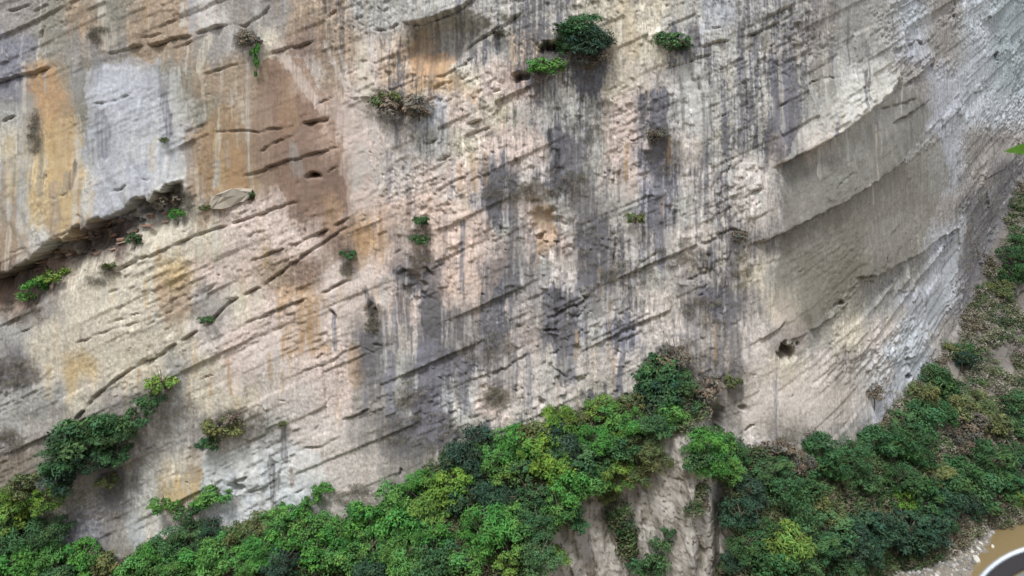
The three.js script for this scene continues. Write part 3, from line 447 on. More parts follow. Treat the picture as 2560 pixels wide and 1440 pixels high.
{ const g = new THREE.PlaneGeometry(700, 420, 1, 1); g.rotateX(-Math.PI / 2); g.translate(40, 0, -200);
  const n = 256, d = new Uint8Array(n * n * 4); for (let j = 0; j < n; j++) for (let i = 0; i < n; i++) { const v = 128 + 90 * fbm(i * 0.06, j * 0.11, 3); d.set([v, v, v, 255], (j * n + i) * 4); }
  const t = new THREE.DataTexture(d, n, n); t.wrapS = t.wrapT = THREE.MirroredRepeatWrapping; t.repeat.set(120, 72); t.magFilter = THREE.LinearFilter; t.needsUpdate = true;
  structure(new THREE.Mesh(g, new THREE.MeshStandardMaterial({ color: rgb(134, 117, 84), roughness: 0.3, bumpMap: t, bumpScale: 0.03 })), 'river', 'muddy ochre river at the foot of the gorge', 'river');
}
// stones of the bank
const stoneShapes = [0, 1, 2].map(v => {
  const g = new THREE.IcosahedronGeometry(1, 1), p = g.attributes.position, q = new THREE.Vector3();
  for (let i = 0; i < p.count; i++) { q.fromBufferAttribute(p, i); const s = 1 + 0.5 * noise(q.x * 1.4 + v * 9, q.y * 1.4 + q.z * 2.1); p.setXYZ(i, q.x * s * 1.25, q.y * s * 0.7, q.z * s); }
  g.computeVertexNormals(); return g;
});
const bankSpot = (px, py) => { const dx = (px - 1280) / FOCAL, dy = (HORIZON - py) / FOCAL, t = (EYE - 0.7) / -dy; return [dx * t, bankY(dx * t, -t), -t]; };
{ const N = 5200, m = new THREE.InstancedMesh(stoneShapes[0], new THREE.MeshStandardMaterial({ roughness: 0.9 }), N), M = new THREE.Matrix4(), q = new THREE.Quaternion(), c = new THREE.Color(), r = rng(31);
  let n = 0; while (n < N) { const x = mix(60, 150, r()), z = mix(-140, -215, r()), d = toWater(x, z); if (d < 0.5 || d > 26) continue;
    const s = 0.14 + 0.36 * Math.pow(r(), 3); q.setFromEuler(new THREE.Euler(r() * 0.5, r() * 6.28, r() * 0.5)); M.compose(new THREE.Vector3(x, bankY(x, z) + s * 0.15, z), q, new THREE.Vector3(s, s, s)); m.setMatrixAt(n, M);
    const v = 0.16 + 0.34 * Math.pow(r(), 1.6); m.setColorAt(n++, c.setRGB(v * 1.03, v, v * 0.93)); }
  shade(m); m.name = 'gravel'; m.userData = { kind: 'stuff', label: 'loose grey river stones strewn over the bank', category: 'gravel' }; scene.add(m);
}
const paleStone = new THREE.MeshStandardMaterial({ color: rgb(200, 198, 190), roughness: 0.9 });
[[2236, 1422, .75, 'long pale boulder at the lower left end of the gravel bank under the trees'], [2350, 1405, .6, 'small pale boulder alone in the middle of the gravel bank'], [2424, 1366, .8, 'pale slanting boulder midway up the gravel bank'], [2436, 1350, .7, 'pale boulder just above the middle pair on the gravel bank'], [2447, 1366, .65, 'pale boulder nearest the water beside the slanting boulder'], [2430, 1374, .55, 'lowest of the pale boulders clustered on the gravel bank'],
  [2441, 1394, 1.2, 'largest white boulder at the edge of the muddy water'], [2452, 1352, .6, 'flat pale boulder near the upper end of the gravel bank'], [2482, 1359, .6, 'white boulder at the upper waterline near the car mirror'], [2344, 1438, .7, 'bluish white boulder at the bottom edge of the gravel bank'], [2462, 1330, .5, 'topmost small boulder where the gravel bank narrows'], [2298, 1414, .5, 'dull grey boulder left of the middle of the gravel bank']
].forEach(([px, py, s, label], i) => {
  const m = shade(new THREE.Mesh(stoneShapes[i % 3], paleStone)); m.name = numbered('boulder'); const p = bankSpot(px, py); m.position.set(p[0], p[1] + s * 0.25, p[2]); m.scale.set(s * 0.66, s * 0.5, s * 0.55); m.rotation.set(0.1 * i, i * 1.3, 0.2);
  m.userData = { label, category: 'boulder', group: 'pale boulders on the gravel bank' }; scene.add(m);
});

// ---------------------------------------------------------------- foliage
const leafDraw = (P, C, pos, nrm, len, wid, spin, tint) => {        // a folded leaf spray: two triangles along a midrib
  const a = new THREE.Vector3().crossVectors(nrm, Math.abs(nrm.y) < 0.9 ? new THREE.Vector3(0, 1, 0) : new THREE.Vector3(1, 0, 0)).normalize().applyAxisAngle(nrm, spin), b = new THREE.Vector3().crossVectors(nrm, a);
  const tip = pos.clone().addScaledVector(a, len), end = pos.clone().addScaledVector(a, -len), l = pos.clone().addScaledVector(b, wid).addScaledVector(nrm, -wid * 0.35), r = pos.clone().addScaledVector(b, -wid).addScaledVector(nrm, -wid * 0.35);
  for (const v of [end, r, tip, end, tip, l]) { P.push(v.x, v.y, v.z); C.push(tint[0], tint[1], tint[2]); }
};
function crownShape(seed, lobes, leaves, flat, leafSize, open, slim = 1) {
  const r = rng(seed), P = [], C = [], L = [];
  for (let i = 0; i < lobes; i++) { const a = i * 2.4 + r(), h = r() * 1.5 - 0.6, k = Math.sqrt(Math.max(0, 1 - h * h * 0.8)) * (0.3 + 0.62 * r()); L.push([new THREE.Vector3(Math.cos(a) * k, h * 0.66 * flat, Math.sin(a) * k), 0.16 + 0.24 * r(), 0.7 + 0.6 * r(), (r() - 0.5) * 1.1]); }
  const d = new THREE.Vector3(), n = new THREE.Vector3();
  for (let i = 0; i < leaves; i++) {
    const [c, rad, t, hue] = L[Math.floor(r() * lobes)];
    do d.set(r() * 2 - 1, r() * 2 - 1, r() * 2 - 1); while (d.lengthSq() > 1 || d.lengthSq() < 0.01); d.normalize(); if (d.y < -0.45) d.y *= -0.6;
    const pos = c.clone().addScaledVector(d, rad * (open + (1.06 - open) * Math.sqrt(r()))); pos.y = c.y + (pos.y - c.y) * 0.85;
    n.copy(d).multiplyScalar(0.7).add(new THREE.Vector3((r() - 0.5) * 1.7, 0.4 + (r() - 0.5) * 0.9, (r() - 0.5) * 1.7)).normalize();
    const s = leafSize * (0.55 + 0.95 * r()), v = t * (0.78 + 0.44 * r()), w = (r() - 0.5) * 1.2 + hue, old = r() < 0.05;
    leafDraw(P, C, pos, n, s * (2 - slim), s * slim * (0.4 + 0.25 * r()), r() * 6.28, old ? [v * 1.25, v * 0.92, v * 0.75] : [v * (1 + 0.3 * w), v, v * (1 - 0.2 * w)]);
  }
  const g = new THREE.BufferGeometry(); g.setAttribute('position', new THREE.Float32BufferAttribute(P, 3)); g.setAttribute('color', new THREE.Float32BufferAttribute(C, 3)); g.computeVertexNormals(); return g;
}
const crowns = [1, 2, 3, 4, 5, 6, 7].map(s => crownShape(s * 101, 24 + s, 3200, 0.8 + 0.08 * (s % 4), 0.042 + 0.008 * (s % 4), 0.3, s % 3 === 0 ? 0.6 : 1));
const bushes = [1, 2, 3, 4].map(s => crownShape(s * 307, 22, 1100, 0.8, 0.085, 0.3));
const drapes = [1, 2].map(s => crownShape(s * 509, 12, 900, 1.5, 0.1, 0.4));
function trunkShape(seed) {           // unit height, forking into four limbs
  const r = rng(seed), parts = [], c = new THREE.CylinderGeometry(0.045, 0.075, 1, 7, 3); c.translate(0, 0.5, 0);
  { const p = c.attributes.position; for (let i = 0; i < p.count; i++) p.setX(i, p.getX(i) + 0.06 * Math.sin(p.getY(i) * 3)); } parts.push(c);
  for (let i = 0; i < 4; i++) { const g = new THREE.CylinderGeometry(0.014, 0.036, 0.75, 5, 1); g.translate(0, 0.37, 0); g.rotateZ(0.55 + 0.4 * r()); g.rotateY(i * 1.57 + r()); g.translate(0.02, 0.6 + 0.1 * i, 0); parts.push(g); }
  for (let i = 0; i < 5; i++) { const g = new THREE.CylinderGeometry(0.006, 0.016, 1.15, 4, 1); g.translate(0, 0.57, 0); g.rotateZ(0.35 + 0.9 * r()); g.rotateY(i * 1.3 + r()); g.translate(0, 0.7, 0); parts.push(g); }
  return mergeGeometries(parts);
}
const trunks = [trunkShape(3), trunkShape(8)];
const barkMaterial = new THREE.MeshStandardMaterial({ color: rgb(112, 102, 92), roughness: 0.95 });
const leafMat = (r, g, b) => new THREE.MeshStandardMaterial({ color: rgb(r, g, b), vertexColors: true, roughness: 0.95, side: THREE.DoubleSide });
const KINDS = [
  { tone: 'bright yellow-green', mats: [leafMat(98, 134, 52), leafMat(106, 138, 62)] },
  { tone: 'fresh green', mats: [leafMat(76, 132, 58), leafMat(86, 134, 66)] },
  { tone: 'dark green', mats: [leafMat(62, 100, 60), leafMat(70, 104, 64)] },
  { tone: 'blue-green', mats: [leafMat(50, 80, 58), leafMat(52, 78, 62)] },
  { tone: 'olive', mats: [leafMat(104, 114, 72), leafMat(98, 110, 68)] },
  { tone: 'grey-brown dry', mats: [leafMat(108, 103, 92), leafMat(114, 108, 97)] },
  { tone: 'deep green', mats: [leafMat(54, 92, 50), leafMat(62, 96, 54)] },
];
const ORDINAL = ['leftmost', 'second', 'third', 'fourth', 'fifth', 'sixth', 'seventh', 'eighth', 'ninth', 'tenth', 'eleventh', 'twelfth', 'thirteenth', 'fourteenth', 'fifteenth'];
const wood = [];                      // every tree to be built: { px, py, r, kind, zone, label }
const UP = new THREE.Vector3(0, 1, 0);
let planted = 0;
function plant({ px, py, r, kind, form, label, name, category, group, stretch }) {
  const hit = meet(px, py), scaleM = -hit[2] / FOCAL, R = r * scaleM, back = 0.55 * R / -hit[2];
  const C = new THREE.Vector3(hit[0] * (1 - back), EYE + (hit[1] - EYE) * (1 - back), hit[2] * (1 - back));
  let by = C.y - 0.25 * R; while (by > C.y - 1.7 * R && cliffZ(C.x, by) < C.z) by -= 0.1;
  let B = new THREE.Vector3(C.x, by, C.z); if (cliffZ(C.x, by) < C.z) B = new THREE.Vector3(C.x, C.y - 0.5 * R, cliffZ(C.x, C.y - 0.5 * R));
  const t = thing(name, label, category, group); t.position.copy(B);
  const n = planted++, dir = C.clone().sub(B).addScaledVector(UP, 0.25 * R), tr = part('trunk', trunks[n % 2], barkMaterial, t);
  const L = dir.length() + 0.3; dir.normalize(); tr.quaternion.setFromUnitVectors(UP, dir); tr.position.copy(dir).multiplyScalar(-0.3); tr.scale.set(R * 1.1, L, R * 1.1);
  const shapes = form === 'bush' ? bushes : form === 'drape' ? drapes : crowns, K = KINDS[kind];
  const cr = part('crown', shapes[n % shapes.length], K.mats[n % 2], t); cr.position.copy(C).sub(B); const hv = VAL[(n * 37) & 255], hw = VAL[(n * 53 + 11) & 255]; cr.rotation.set((hv - 0.5) * 0.5, n * 2.399, (hw - 0.5) * 0.5); const s = R * (0.97 + 0.1 * ((n * 7) % 5) / 5) * 1.12;
  cr.scale.set(s * (stretch ? 0.75 : 0.82 + 0.36 * hv), s * (stretch ?? 0.8 + 0.4 * hw), s * (stretch ? 0.75 : 0.85 + 0.3 * hw));
}
const RAMP_FOOT = [[350, 1420, 45, 1], [385, 1388, 40, 1], [330, 1442, 45, 1], [430, 1372, 45, 2], [478, 1345, 40, 2], [530, 1328, 42, 3], [440, 1422, 50, 1], [500, 1395, 50, 1], [560, 1378, 50, 1], [602, 1348, 45, 4], [650, 1320, 40, 4], [700, 1302, 38, 1], [660, 1372, 50, 1], [620, 1418, 50, 1], [722, 1350, 50, 1], [705, 1412, 55, 3], [780, 1330, 45, 1], [790, 1392, 55, 1], [850, 1345, 50, 1], [862, 1412, 55, 1]];
const RAMP_MIDDLE = [[920, 1304, 48, 1], [930, 1366, 55, 1], [940, 1428, 55, 3], [990, 1262, 48, 1], [1002, 1322, 55, 1], [1012, 1392, 60, 1], [1062, 1212, 42, 1], [1080, 1272, 58, 0], [1082, 1342, 60, 1], [1092, 1412, 60, 2], [1130, 1222, 55, 0], [1160, 1162, 55, 3], [1200, 1115, 50, 3], [1180, 1252, 62, 3], [1212, 1332, 65, 1], [1170, 1402, 55, 1], [1242, 1264, 55, 3], [1262, 1192, 50, 0], [1242, 1150, 50, 1], [1290, 1112, 50, 1], [1312, 1172, 45, 2], [1282, 1322, 55, 1], [1272, 1412, 45, 0], [1332, 1242, 50, 2]];
const RAMP_TOP = [[1350, 1102, 45, 4], [1362, 1152, 55, 0], [1342, 1312, 50, 2], [1350, 1382, 48, 2], [1400, 1062, 45, 0], [1402, 1182, 45, 0], [1412, 1112, 50, 3], [1422, 1222, 50, 1], [1392, 1272, 45, 1], [1450, 1052, 45, 4], [1442, 1152, 50, 2], [1460, 1212, 52, 1], [1430, 1300, 40, 2], [1390, 1392, 35, 0], [1500, 1024, 45, 0], [1482, 1102, 50, 1], [1502, 1172, 45, 2], [1535, 1055, 40, 1], [1542, 1082, 30, 0], [1552, 1122, 50, 2], [1540, 1192, 45, 0], [1520, 1240, 32, 4], [1580, 1010, 40, 4], [1592, 1052, 45, 1], [1602, 1122, 45, 4], [1590, 1190, 35, 4], [1642, 1062, 45, 2], [1660, 1002, 50, 3], [1650, 942, 50, 2], [1692, 962, 50, 2], [1682, 1042, 40, 1], [1645, 1160, 36, 4], [1740, 1150, 35, 2], [1760, 1122, 45, 1], [1800, 1108, 40, 1], [1832, 1128, 38, 1], [1772, 1172, 42, 1], [1812, 1176, 38, 1]];
const CORNER = [[20, 1300, 55, 0], [12, 1258, 35, 0], [112, 1250, 42, 0], [60, 1222, 45, 4], [40, 1355, 60, 2], [28, 1415, 60, 1], [100, 1402, 55, 1], [160, 1425, 48, 2], [122, 1332, 45, 2], [205, 1398, 48, 1], [255, 1425, 46, 4]];
const GULLY = [[2050, 1122, 48, 2], [2062, 1172, 50, 1], [2002, 1165, 36, 5], [1930, 1182, 48, 2], [1962, 1232, 55, 2], [1872, 1232, 48, 3], [1850, 1292, 48, 3], [1902, 1332, 60, 1], [1862, 1365, 50, 1], [1950, 1372, 60, 0], [1920, 1422, 55, 1], [1835, 1412, 42, 3], [2012, 1232, 50, 1], [2042, 1262, 45, 4], [2002, 1292, 50, 2], [2082, 1292, 45, 4], [2062, 1332, 60, 2], [2032, 1382, 55, 2], [2002, 1432, 50, 2], [2102, 1362, 55, 3], [2112, 1412, 50, 2], [2152, 1332, 55, 3], [2156, 1384, 50, 3]];
const RIVERSIDE = [[2202, 1322, 58, 3], [2226, 1350, 44, 3], [2270, 1332, 58, 3], [2290, 1350, 38, 3], [2322, 1322, 48, 3], [2326, 1336, 34, 3], [2362, 1312, 30, 1], [2262, 1255, 35, 0], [2302, 1268, 45, 2], [2352, 1268, 50, 3], [2402, 1268, 48, 3], [2442, 1232, 50, 2], [2430, 1282, 34, 3], [2540, 1245, 25, 0], [2472, 1258, 32, 5], [2290, 1220, 52, 1], [2242, 1200, 52, 1], [2332, 1200, 50, 4], [2372, 1222, 52, 1], [2402, 1190, 48, 1]];
const FAR_SLOPE = [[2132, 1142, 48, 2], [2182, 1112, 48, 2], [2232, 1122, 52, 1], [2282, 1112, 45, 1], [2302, 1152, 42, 1], [2152, 1202, 42, 2], [2482, 1162, 58, 1], [2502, 1212, 46, 1], [2532, 1132, 42, 2], [2545, 1182, 42, 3], [2332, 952, 42, 2], [2362, 972, 42, 1], [2302, 1002, 42, 4], [2292, 1052, 48, 2], [2342, 1042, 42, 1], [2392, 1022, 45, 4], [2422, 1062, 45, 5], [2452, 1012, 38, 4], [2482, 1062, 42, 4], [2542, 1012, 42, 2], [2552, 1072, 38, 2], [2402, 902, 34, 3], [2382, 878, 32, 4], [2402, 1112, 40, 5], [2452, 1122, 36, 5], [2532, 642, 45, 2], [2552, 612, 28, 1], [2532, 692, 42, 1], [2502, 722, 36, 4], [2250, 1068, 40, 2]];
for (const [list, zone] of [[RAMP_FOOT, 'along the left foot of the cliff'], [RAMP_MIDDLE, 'in the wooded ramp at bottom centre'], [RAMP_TOP, 'near the right top of the wooded ramp'], [CORNER, 'in the bottom left corner'], [GULLY, 'in the gully right of the low cliff'], [RIVERSIDE, 'just above the gravel bank'], [FAR_SLOPE, 'on the slope at the right edge']]) {
  const ysAll = list.map(t => t[1]).sort((a, b) => a - b), cut = ysAll[Math.floor(ysAll.length / 2)], rows = {};
  for (const [px, py, r, k0] of list) { const kind = k0 === 1 && px > 1825 ? 6 : k0; const row = py <= cut ? 'upper' : 'lower', key = row + kind; (rows[key] ??= []).push({ px, py, r, kind, row }); }
  for (const set of Object.values(rows)) { set.sort((a, b) => a.px - b.px); set.forEach((t, i) => {
    const place = set.length === 1 ? 'only' : i === 0 ? 'leftmost' : i === set.length - 1 ? 'rightmost' : ORDINAL[i];
    wood.push({ ...t, label: `${place} ${t.row} ${KINDS[t.kind].tone} tree ${zone}${i > 0 && i < set.length - 1 ? ', counted from left' : ''}`, name: t.kind === 5 ? 'dry_tree' : 'broadleaf_tree', category: 'tree', group: 'trees ' + zone });
  }); }
}
const single = (px, py, r, kind, label, form = 'bush', name = 'shrub', stretch) => wood.push({ px, py, r, kind, label, form, name, category: name === 'shrub' ? 'shrub' : name === 'hanging_vine' ? 'vine' : 'tree', stretch });
single(160, 1152, 58, 2, 'broad dark tree at the left end of the ledge below the long crack', 'tree', 'ledge_tree');
single(215, 1102, 58, 2, 'tall dark tree rising from the ledge where the long crack ends', 'tree', 'ledge_tree');
single(232, 1150, 52, 3, 'blue-green tree in the middle of the left ledge thicket', 'tree', 'ledge_tree');
single(150, 1192, 42, 3, 'low blue-green tree at the bottom of the left ledge thicket', 'tree', 'ledge_tree');
single(258, 1078, 42, 2, 'small dark tree at the top of the left ledge thicket', 'tree', 'ledge_tree');
single(308, 1092, 38, 2, 'dark tree leaning right of the left ledge thicket', 'tree', 'ledge_tree');
single(292, 1142, 34, 2, 'dark shrub filling the cleft under the left ledge thicket');
single(335, 1050, 34, 2, 'dark shrub halfway up the narrow gully to the bright bush');
single(372, 1008, 32, 2, 'dark shrub directly below the bright round bush');
single(402, 960, 36, 0, 'bright round bush at the top of the narrow gully on the left');
single(552, 1078, 42, 4, 'olive shrub on the grey ledge right of the narrow gully');
single(572, 1052, 28, 5, 'dry shrub at the upper end of the grey ledge');
single(522, 1110, 28, 2, 'dark shrub at the lower end of the grey ledge');
single(410, 1265, 28, 1, 'lone green shrub beside the ochre patch low on the cliff');
single(270, 1205, 28, 4, 'olive shrub on the dark buttress below the ledge thicket');
single(538, 1238, 32, 1, 'topmost clump of ivy trailing over the pale wall', 'bush', 'hanging_vine');
single(506, 1258, 28, 1, 'middle clump of ivy trailing over the pale wall', 'bush', 'hanging_vine');
single(470, 1282, 28, 2, 'lowest clump of ivy trailing over the pale wall', 'bush', 'hanging_vine');
single(806, 1226, 22, 1, 'topmost clump of the green strip climbing right of the pale wall', 'bush', 'hanging_vine');
single(782, 1250, 24, 1, 'second clump down the green strip right of the pale wall', 'bush', 'hanging_vine');
single(752, 1280, 27, 1, 'third clump down the green strip right of the pale wall', 'bush', 'hanging_vine');
single(766, 1302, 22, 0, 'yellow-green clump at the foot of the strip right of the pale wall', 'bush', 'hanging_vine');
single(640, 158, 17, 1, 'narrow green vine hanging down the brown wall at upper left', 'drape', 'hanging_vine', 2.6);
single(622, 100, 26, 5, 'grey dry shrub on the crack above the narrow green vine');
single(1450, 76, 48, 2, 'dark green tree crowning the tuft at the top of the cliff', 'tree', 'cliff_tree');
single(1472, 112, 52, 3, 'blue-green tree in the middle of the tuft at the cliff top', 'tree', 'cliff_tree');
single(1428, 124, 40, 2, 'dark green tree left in the tuft beside the black hollow', 'tree', 'cliff_tree');
single(1480, 152, 36, 5, 'dry grey shrub hanging below the tuft at the cliff top');
single(1412, 72, 30, 2, 'small dark shrub at the upper left of the cliff top tuft');
single(1366, 164, 40, 1, 'fresh green shrub under the black hollow at the cliff top');
single(1342, 174, 24, 1, 'small green shrub left of the one under the black hollow');
single(1680, 106, 38, 2, 'lone dark shrub right of the cliff top tuft');
single(1700, 112, 24, 5, 'dry shrub against the right side of the lone dark shrub');
single(1002, 264, 44, 5, 'largest dry grey shrub on the bedding ledge at upper centre');
single(1046, 284, 30, 5, 'right one of the dry shrubs on the bedding ledge at upper centre');
single(964, 250, 30, 4, 'olive shrub at the left of the bedding ledge at upper centre');
single(1245, 82, 18, 5, 'small dry shrub on the slanting crack near the top centre');
single(134, 690, 32, 0, 'bright green bush on the floor of the long cave at left');
single(92, 716, 34, 1, 'fresh green bush left of the bright one on the cave floor');
single(68, 742, 26, 1, 'lowest green bush on the floor of the long cave at left');
single(336, 600, 20, 2, 'dark shrub on the brink below the long cave');
single(424, 500, 30, 5, 'dry shrub under the right tip of the long cave');
single(444, 538, 22, 1, 'small green bush right of the tip of the long cave');
single(512, 520, 14, 4, 'tiny olive shrub left of the pale block');
single(622, 488, 16, 2, 'small dark shrub touching the right end of the pale block');
single(1590, 546, 26, 4, 'lone olive bush in the middle of the dripstone wall');
single(1052, 556, 22, 2, 'upper dark shrub above the dripstone arch');
single(1050, 600, 22, 2, 'lower dark shrub above the dripstone arch');
single(1690, 895, 46, 5, 'dry leafless bush above the right top of the wooded ramp');
single(1760, 968, 38, 5, 'dry bush on the grey rock right of the wooded ramp');
single(1830, 960, 26, 4, 'olive bush on the grey rock left of the round cave');
single(1850, 590, 22, 5, 'dry shrub at the head of the long dark streak on the right');
single(1640, 340, 24, 5, 'dry shrub in the dark stain under the lone dark shrub');
single(1950, 1120, 34, 5, 'dry bush between the spur and the far gully trees');
single(2185, 985, 24, 5, 'dry shrub under the upright crack of the grey slab');
single(1640, 1404, 36, 2, 'dark bush in the cleft of the low cliff at the bottom');
single(1622, 1432, 40, 2, 'lowest dark bush in the cleft of the low cliff');
single(1652, 1362, 26, 2, 'upper dark bush in the cleft of the low cliff');
single(1672, 1336, 20, 2, 'topmost small bush in the cleft of the low cliff');
single(410, 350, 12, 4, 'tiny olive tuft on the pale wall above the long cave');
single(270, 668, 20, 4, 'grey-green shrub on the cream rock below the long cave');
single(516, 800, 18, 2, 'dark shrub on the long crack at left centre');
single(870, 640, 20, 2, 'small dark shrub on the pink rock left of the arch');
single(705, 1060, 14, 4, 'tiny olive tuft at the head of the dark streak low on the cliff');
single(2410, 880, 26, 2, 'small dark shrub on the right edge of the white streaks');
for (const t of wood) plant(t);

// undergrowth: what nobody could count
function tuft(seed, leaves, size, up) {
  const r = rng(seed), P = [], C = [], n = new THREE.Vector3();
  for (let i = 0; i < leaves; i++) { const a = r() * 6.28, k = Math.sqrt(r()), pos = new THREE.Vector3(Math.cos(a) * k, r() * up, Math.sin(a) * k); n.set((r() - 0.5) * 1.6, 0.5 + r() * 0.5, (r() - 0.5) * 1.6).normalize(); const v = 0.7 + 0.6 * r(); leafDraw(P, C, pos, n, size * (0.6 + 0.8 * r()), size * 0.45, r() * 6.28, [v, v, v]); }
  const g = new THREE.BufferGeometry(); g.setAttribute('position', new THREE.Float32BufferAttribute(P, 3)); g.setAttribute('color', new THREE.Float32BufferAttribute(C, 3)); g.computeVertexNormals(); return g;
}
const coverMaterial = new THREE.MeshStandardMaterial({ color: 0xffffff, vertexColors: true, roughness: 0.85, side: THREE.DoubleSide });
function spread(name, label, category, N, shape, place) {
  const m = new THREE.InstancedMesh(shape, coverMaterial, N), M = new THREE.Matrix4(), q = new THREE.Quaternion(), e = new THREE.Euler(), r = rng(name.length * 977 + N), c = new THREE.Color();
  let n = 0, tries = 0; while (n < N && tries++ < N * 40) { const s = place(r); if (!s) continue; e.set((r() - 0.5) * 0.6, r() * 6.28, (r() - 0.5) * 0.6); q.setFromEuler(e); M.compose(new THREE.Vector3(s[0], s[1], s[2]), q, new THREE.Vector3(s[3], s[3] * 0.9, s[3])); m.setMatrixAt(n, M); m.setColorAt(n++, c.copy(s[4])); }
  m.count = n; shade(m); m.name = name; m.userData = { kind: 'stuff', label, category }; scene.add(m);
}
const GREENS = [rgb(64, 96, 50), rgb(80, 108, 58), rgb(92, 100, 66), rgb(108, 100, 82), rgb(56, 84, 58)], DRY = [rgb(146, 139, 128), rgb(136, 129, 122), rgb(124, 124, 100), rgb(152, 143, 132)];  // greens darkened so the gaps between crowns look shaded
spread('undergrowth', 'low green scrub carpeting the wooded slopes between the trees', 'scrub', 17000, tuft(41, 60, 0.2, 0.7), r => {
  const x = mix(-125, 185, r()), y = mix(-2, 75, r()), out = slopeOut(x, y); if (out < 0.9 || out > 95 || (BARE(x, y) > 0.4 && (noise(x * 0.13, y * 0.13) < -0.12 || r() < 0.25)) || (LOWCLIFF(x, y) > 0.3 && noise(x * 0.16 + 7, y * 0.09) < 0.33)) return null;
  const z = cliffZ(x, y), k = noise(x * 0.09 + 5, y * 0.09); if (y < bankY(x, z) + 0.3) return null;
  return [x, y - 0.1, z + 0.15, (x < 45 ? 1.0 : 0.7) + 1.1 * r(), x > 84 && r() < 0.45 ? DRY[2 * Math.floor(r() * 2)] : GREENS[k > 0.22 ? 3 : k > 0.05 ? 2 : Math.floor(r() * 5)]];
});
const SCRUB = [[1000, 270, 90, 40], [1430, 170, 90, 45], [1490, 640, 70, 110], [1220, 870, 70, 45], [1060, 1080, 120, 55], [1400, 460, 70, 40], [1660, 380, 40, 60], [1700, 900, 90, 50], [1800, 960, 100, 70], [1960, 1120, 110, 50], [2480, 560, 70, 90], [2480, 800, 80, 110], [2420, 960, 100, 60], [430, 1030, 60, 60], [330, 1180, 60, 90], [220, 1260, 110, 60], [600, 1060, 70, 40], [250, 690, 50, 25], [60, 780, 70, 30], [40, 930, 60, 40], [20, 1100, 40, 30], [1050, 620, 30, 60], [1700, 640, 60, 40], [1580, 690, 70, 40], [1760, 780, 60, 40], [1850, 640, 30, 80], [1030, 1000, 40, 50], [1240, 990, 30, 25], [1260, 480, 50, 35], [620, 100, 30, 25], [90, 330, 14, 60], [250, 90, 30, 20], [2000, 1090, 60, 30], [2230, 1000, 40, 50], [870, 660, 18, 40], [935, 800, 20, 40], [440, 500, 45, 30], [1340, 480, 40, 25], [1480, 300, 60, 60], [280, 1090, 60, 60], [900, 1240, 60, 30], [2450, 450, 60, 60], [2500, 650, 60, 100], [2400, 800, 50, 80], [2480, 700, 70, 120], [2440, 900, 70, 80], [2520, 520, 40, 80], [2420, 620, 30, 60]];
spread('dry_scrub', 'grey leafless scrub and dead grass clinging to the cliff', 'scrub', 4600, tuft(43, 70, 0.13, 0.8), r => {
  const [px, py, a, b] = SCRUB[Math.floor(r() * SCRUB.length)], g = Math.sqrt(r()), t = r() * 6.28, [x, y] = at(px + a * g * Math.cos(t), py + b * g * Math.sin(t)); if ((slopeOut(x, y) > 3 && x < 85) || noise(x * 0.4, y * 0.4) < -0.15) return null;
  return [x, y, cliffZ(x, y) + 0.1, 0.35 + 0.55 * r(), DRY[Math.floor(r() * 4)]];
});

// ---------------------------------------------------------------- loose rock on the cliff
function slabShape(seed) { const g = new THREE.BoxGeometry(1, 1, 1, 3, 2, 2), p = g.attributes.position; for (let i = 0; i < p.count; i++) { const x = p.getX(i), y = p.getY(i), z = p.getZ(i); p.setXYZ(i, x + 0.14 * noise(x * 3 + seed, y * 3 + z), y + 0.16 * noise(x * 2 + z * 2, seed + y), z + 0.14 * noise(z * 3 + seed, x * 3 + y)); } const c = toCreasedNormals(g.toNonIndexed(), 0.5); return c; }
const slabShapes = [1, 2, 3].map(s => slabShape(s * 7.3)), slabMats = [rgb(156, 126, 112), rgb(136, 108, 98), rgb(172, 148, 132)].map(color => new THREE.MeshStandardMaterial({ color, roughness: 0.95 }));
const blockShape = (() => { const g = new THREE.BoxGeometry(1, 1, 1, 5, 3, 3), p = g.attributes.position; for (let i = 0; i < p.count; i++) { const x = p.getX(i), y = p.getY(i), z = p.getZ(i); p.setXYZ(i, x * (1 - 0.25 * y) + 0.3 * noise(x * 2.3 + 4, y * 2 + z), y * (1 - 0.55 * Math.abs(x)) + 0.34 * noise(x * 2.6, z * 2 + y * 1.4 + 3), z + 0.3 * noise(z * 2 + 7, x * 2.2 + y)); } return toCreasedNormals(g.toNonIndexed(), 0.3); })();
{ const r = rng(99); const SLAB_TONE = ['reddish', 'dark brown', 'pale']; for (let i = 0; i < 30; i++) { const t = (Math.floor(i / 3) + 0.15 + 0.7 * r()) / 10, px = mix(90, 430, t), py = mix(668, 530, t) + (r() - 0.5) * 56 * (0.5 + t * (1 - t) * 3), h = meet(px, py), l = 1.0 + 2.6 * r() * r(), m = shade(new THREE.Mesh(slabShapes[i % 3], slabMats[i % 3]));
    m.name = numbered('rock_slab'); m.position.set(h[0], h[1], h[2] + 0.25); m.scale.set(l, 0.2 + 0.35 * r(), 0.6 + 0.8 * r()); m.rotation.set((r() - 0.5) * 0.6, (r() - 0.5) * 0.8, 0.25 + (r() - 0.5) * 0.5);
    m.userData = { label: `${['first', ...ORDINAL.slice(1)][Math.floor(i / 3)]} ${SLAB_TONE[i % 3]} rock slab from the left on the long cave floor`, category: 'rock', group: 'broken slabs in the long cave', kind: 'thing' }; scene.add(m); } }
{ const h = meet(580, 492), m = shade(new THREE.Mesh(blockShape, new THREE.MeshStandardMaterial({ color: rgb(172, 164, 150), roughness: 0.95 }))); m.name = 'rock_block'; m.position.set(h[0], h[1], h[2] - 0.3); m.scale.set(7.6, 3.1, 3); m.rotation.set(0.1, 0.1, 0.28); m.userData = { label: 'big pale block lodged on the ledge right of the long cave', category: 'rock' }; scene.add(m); }

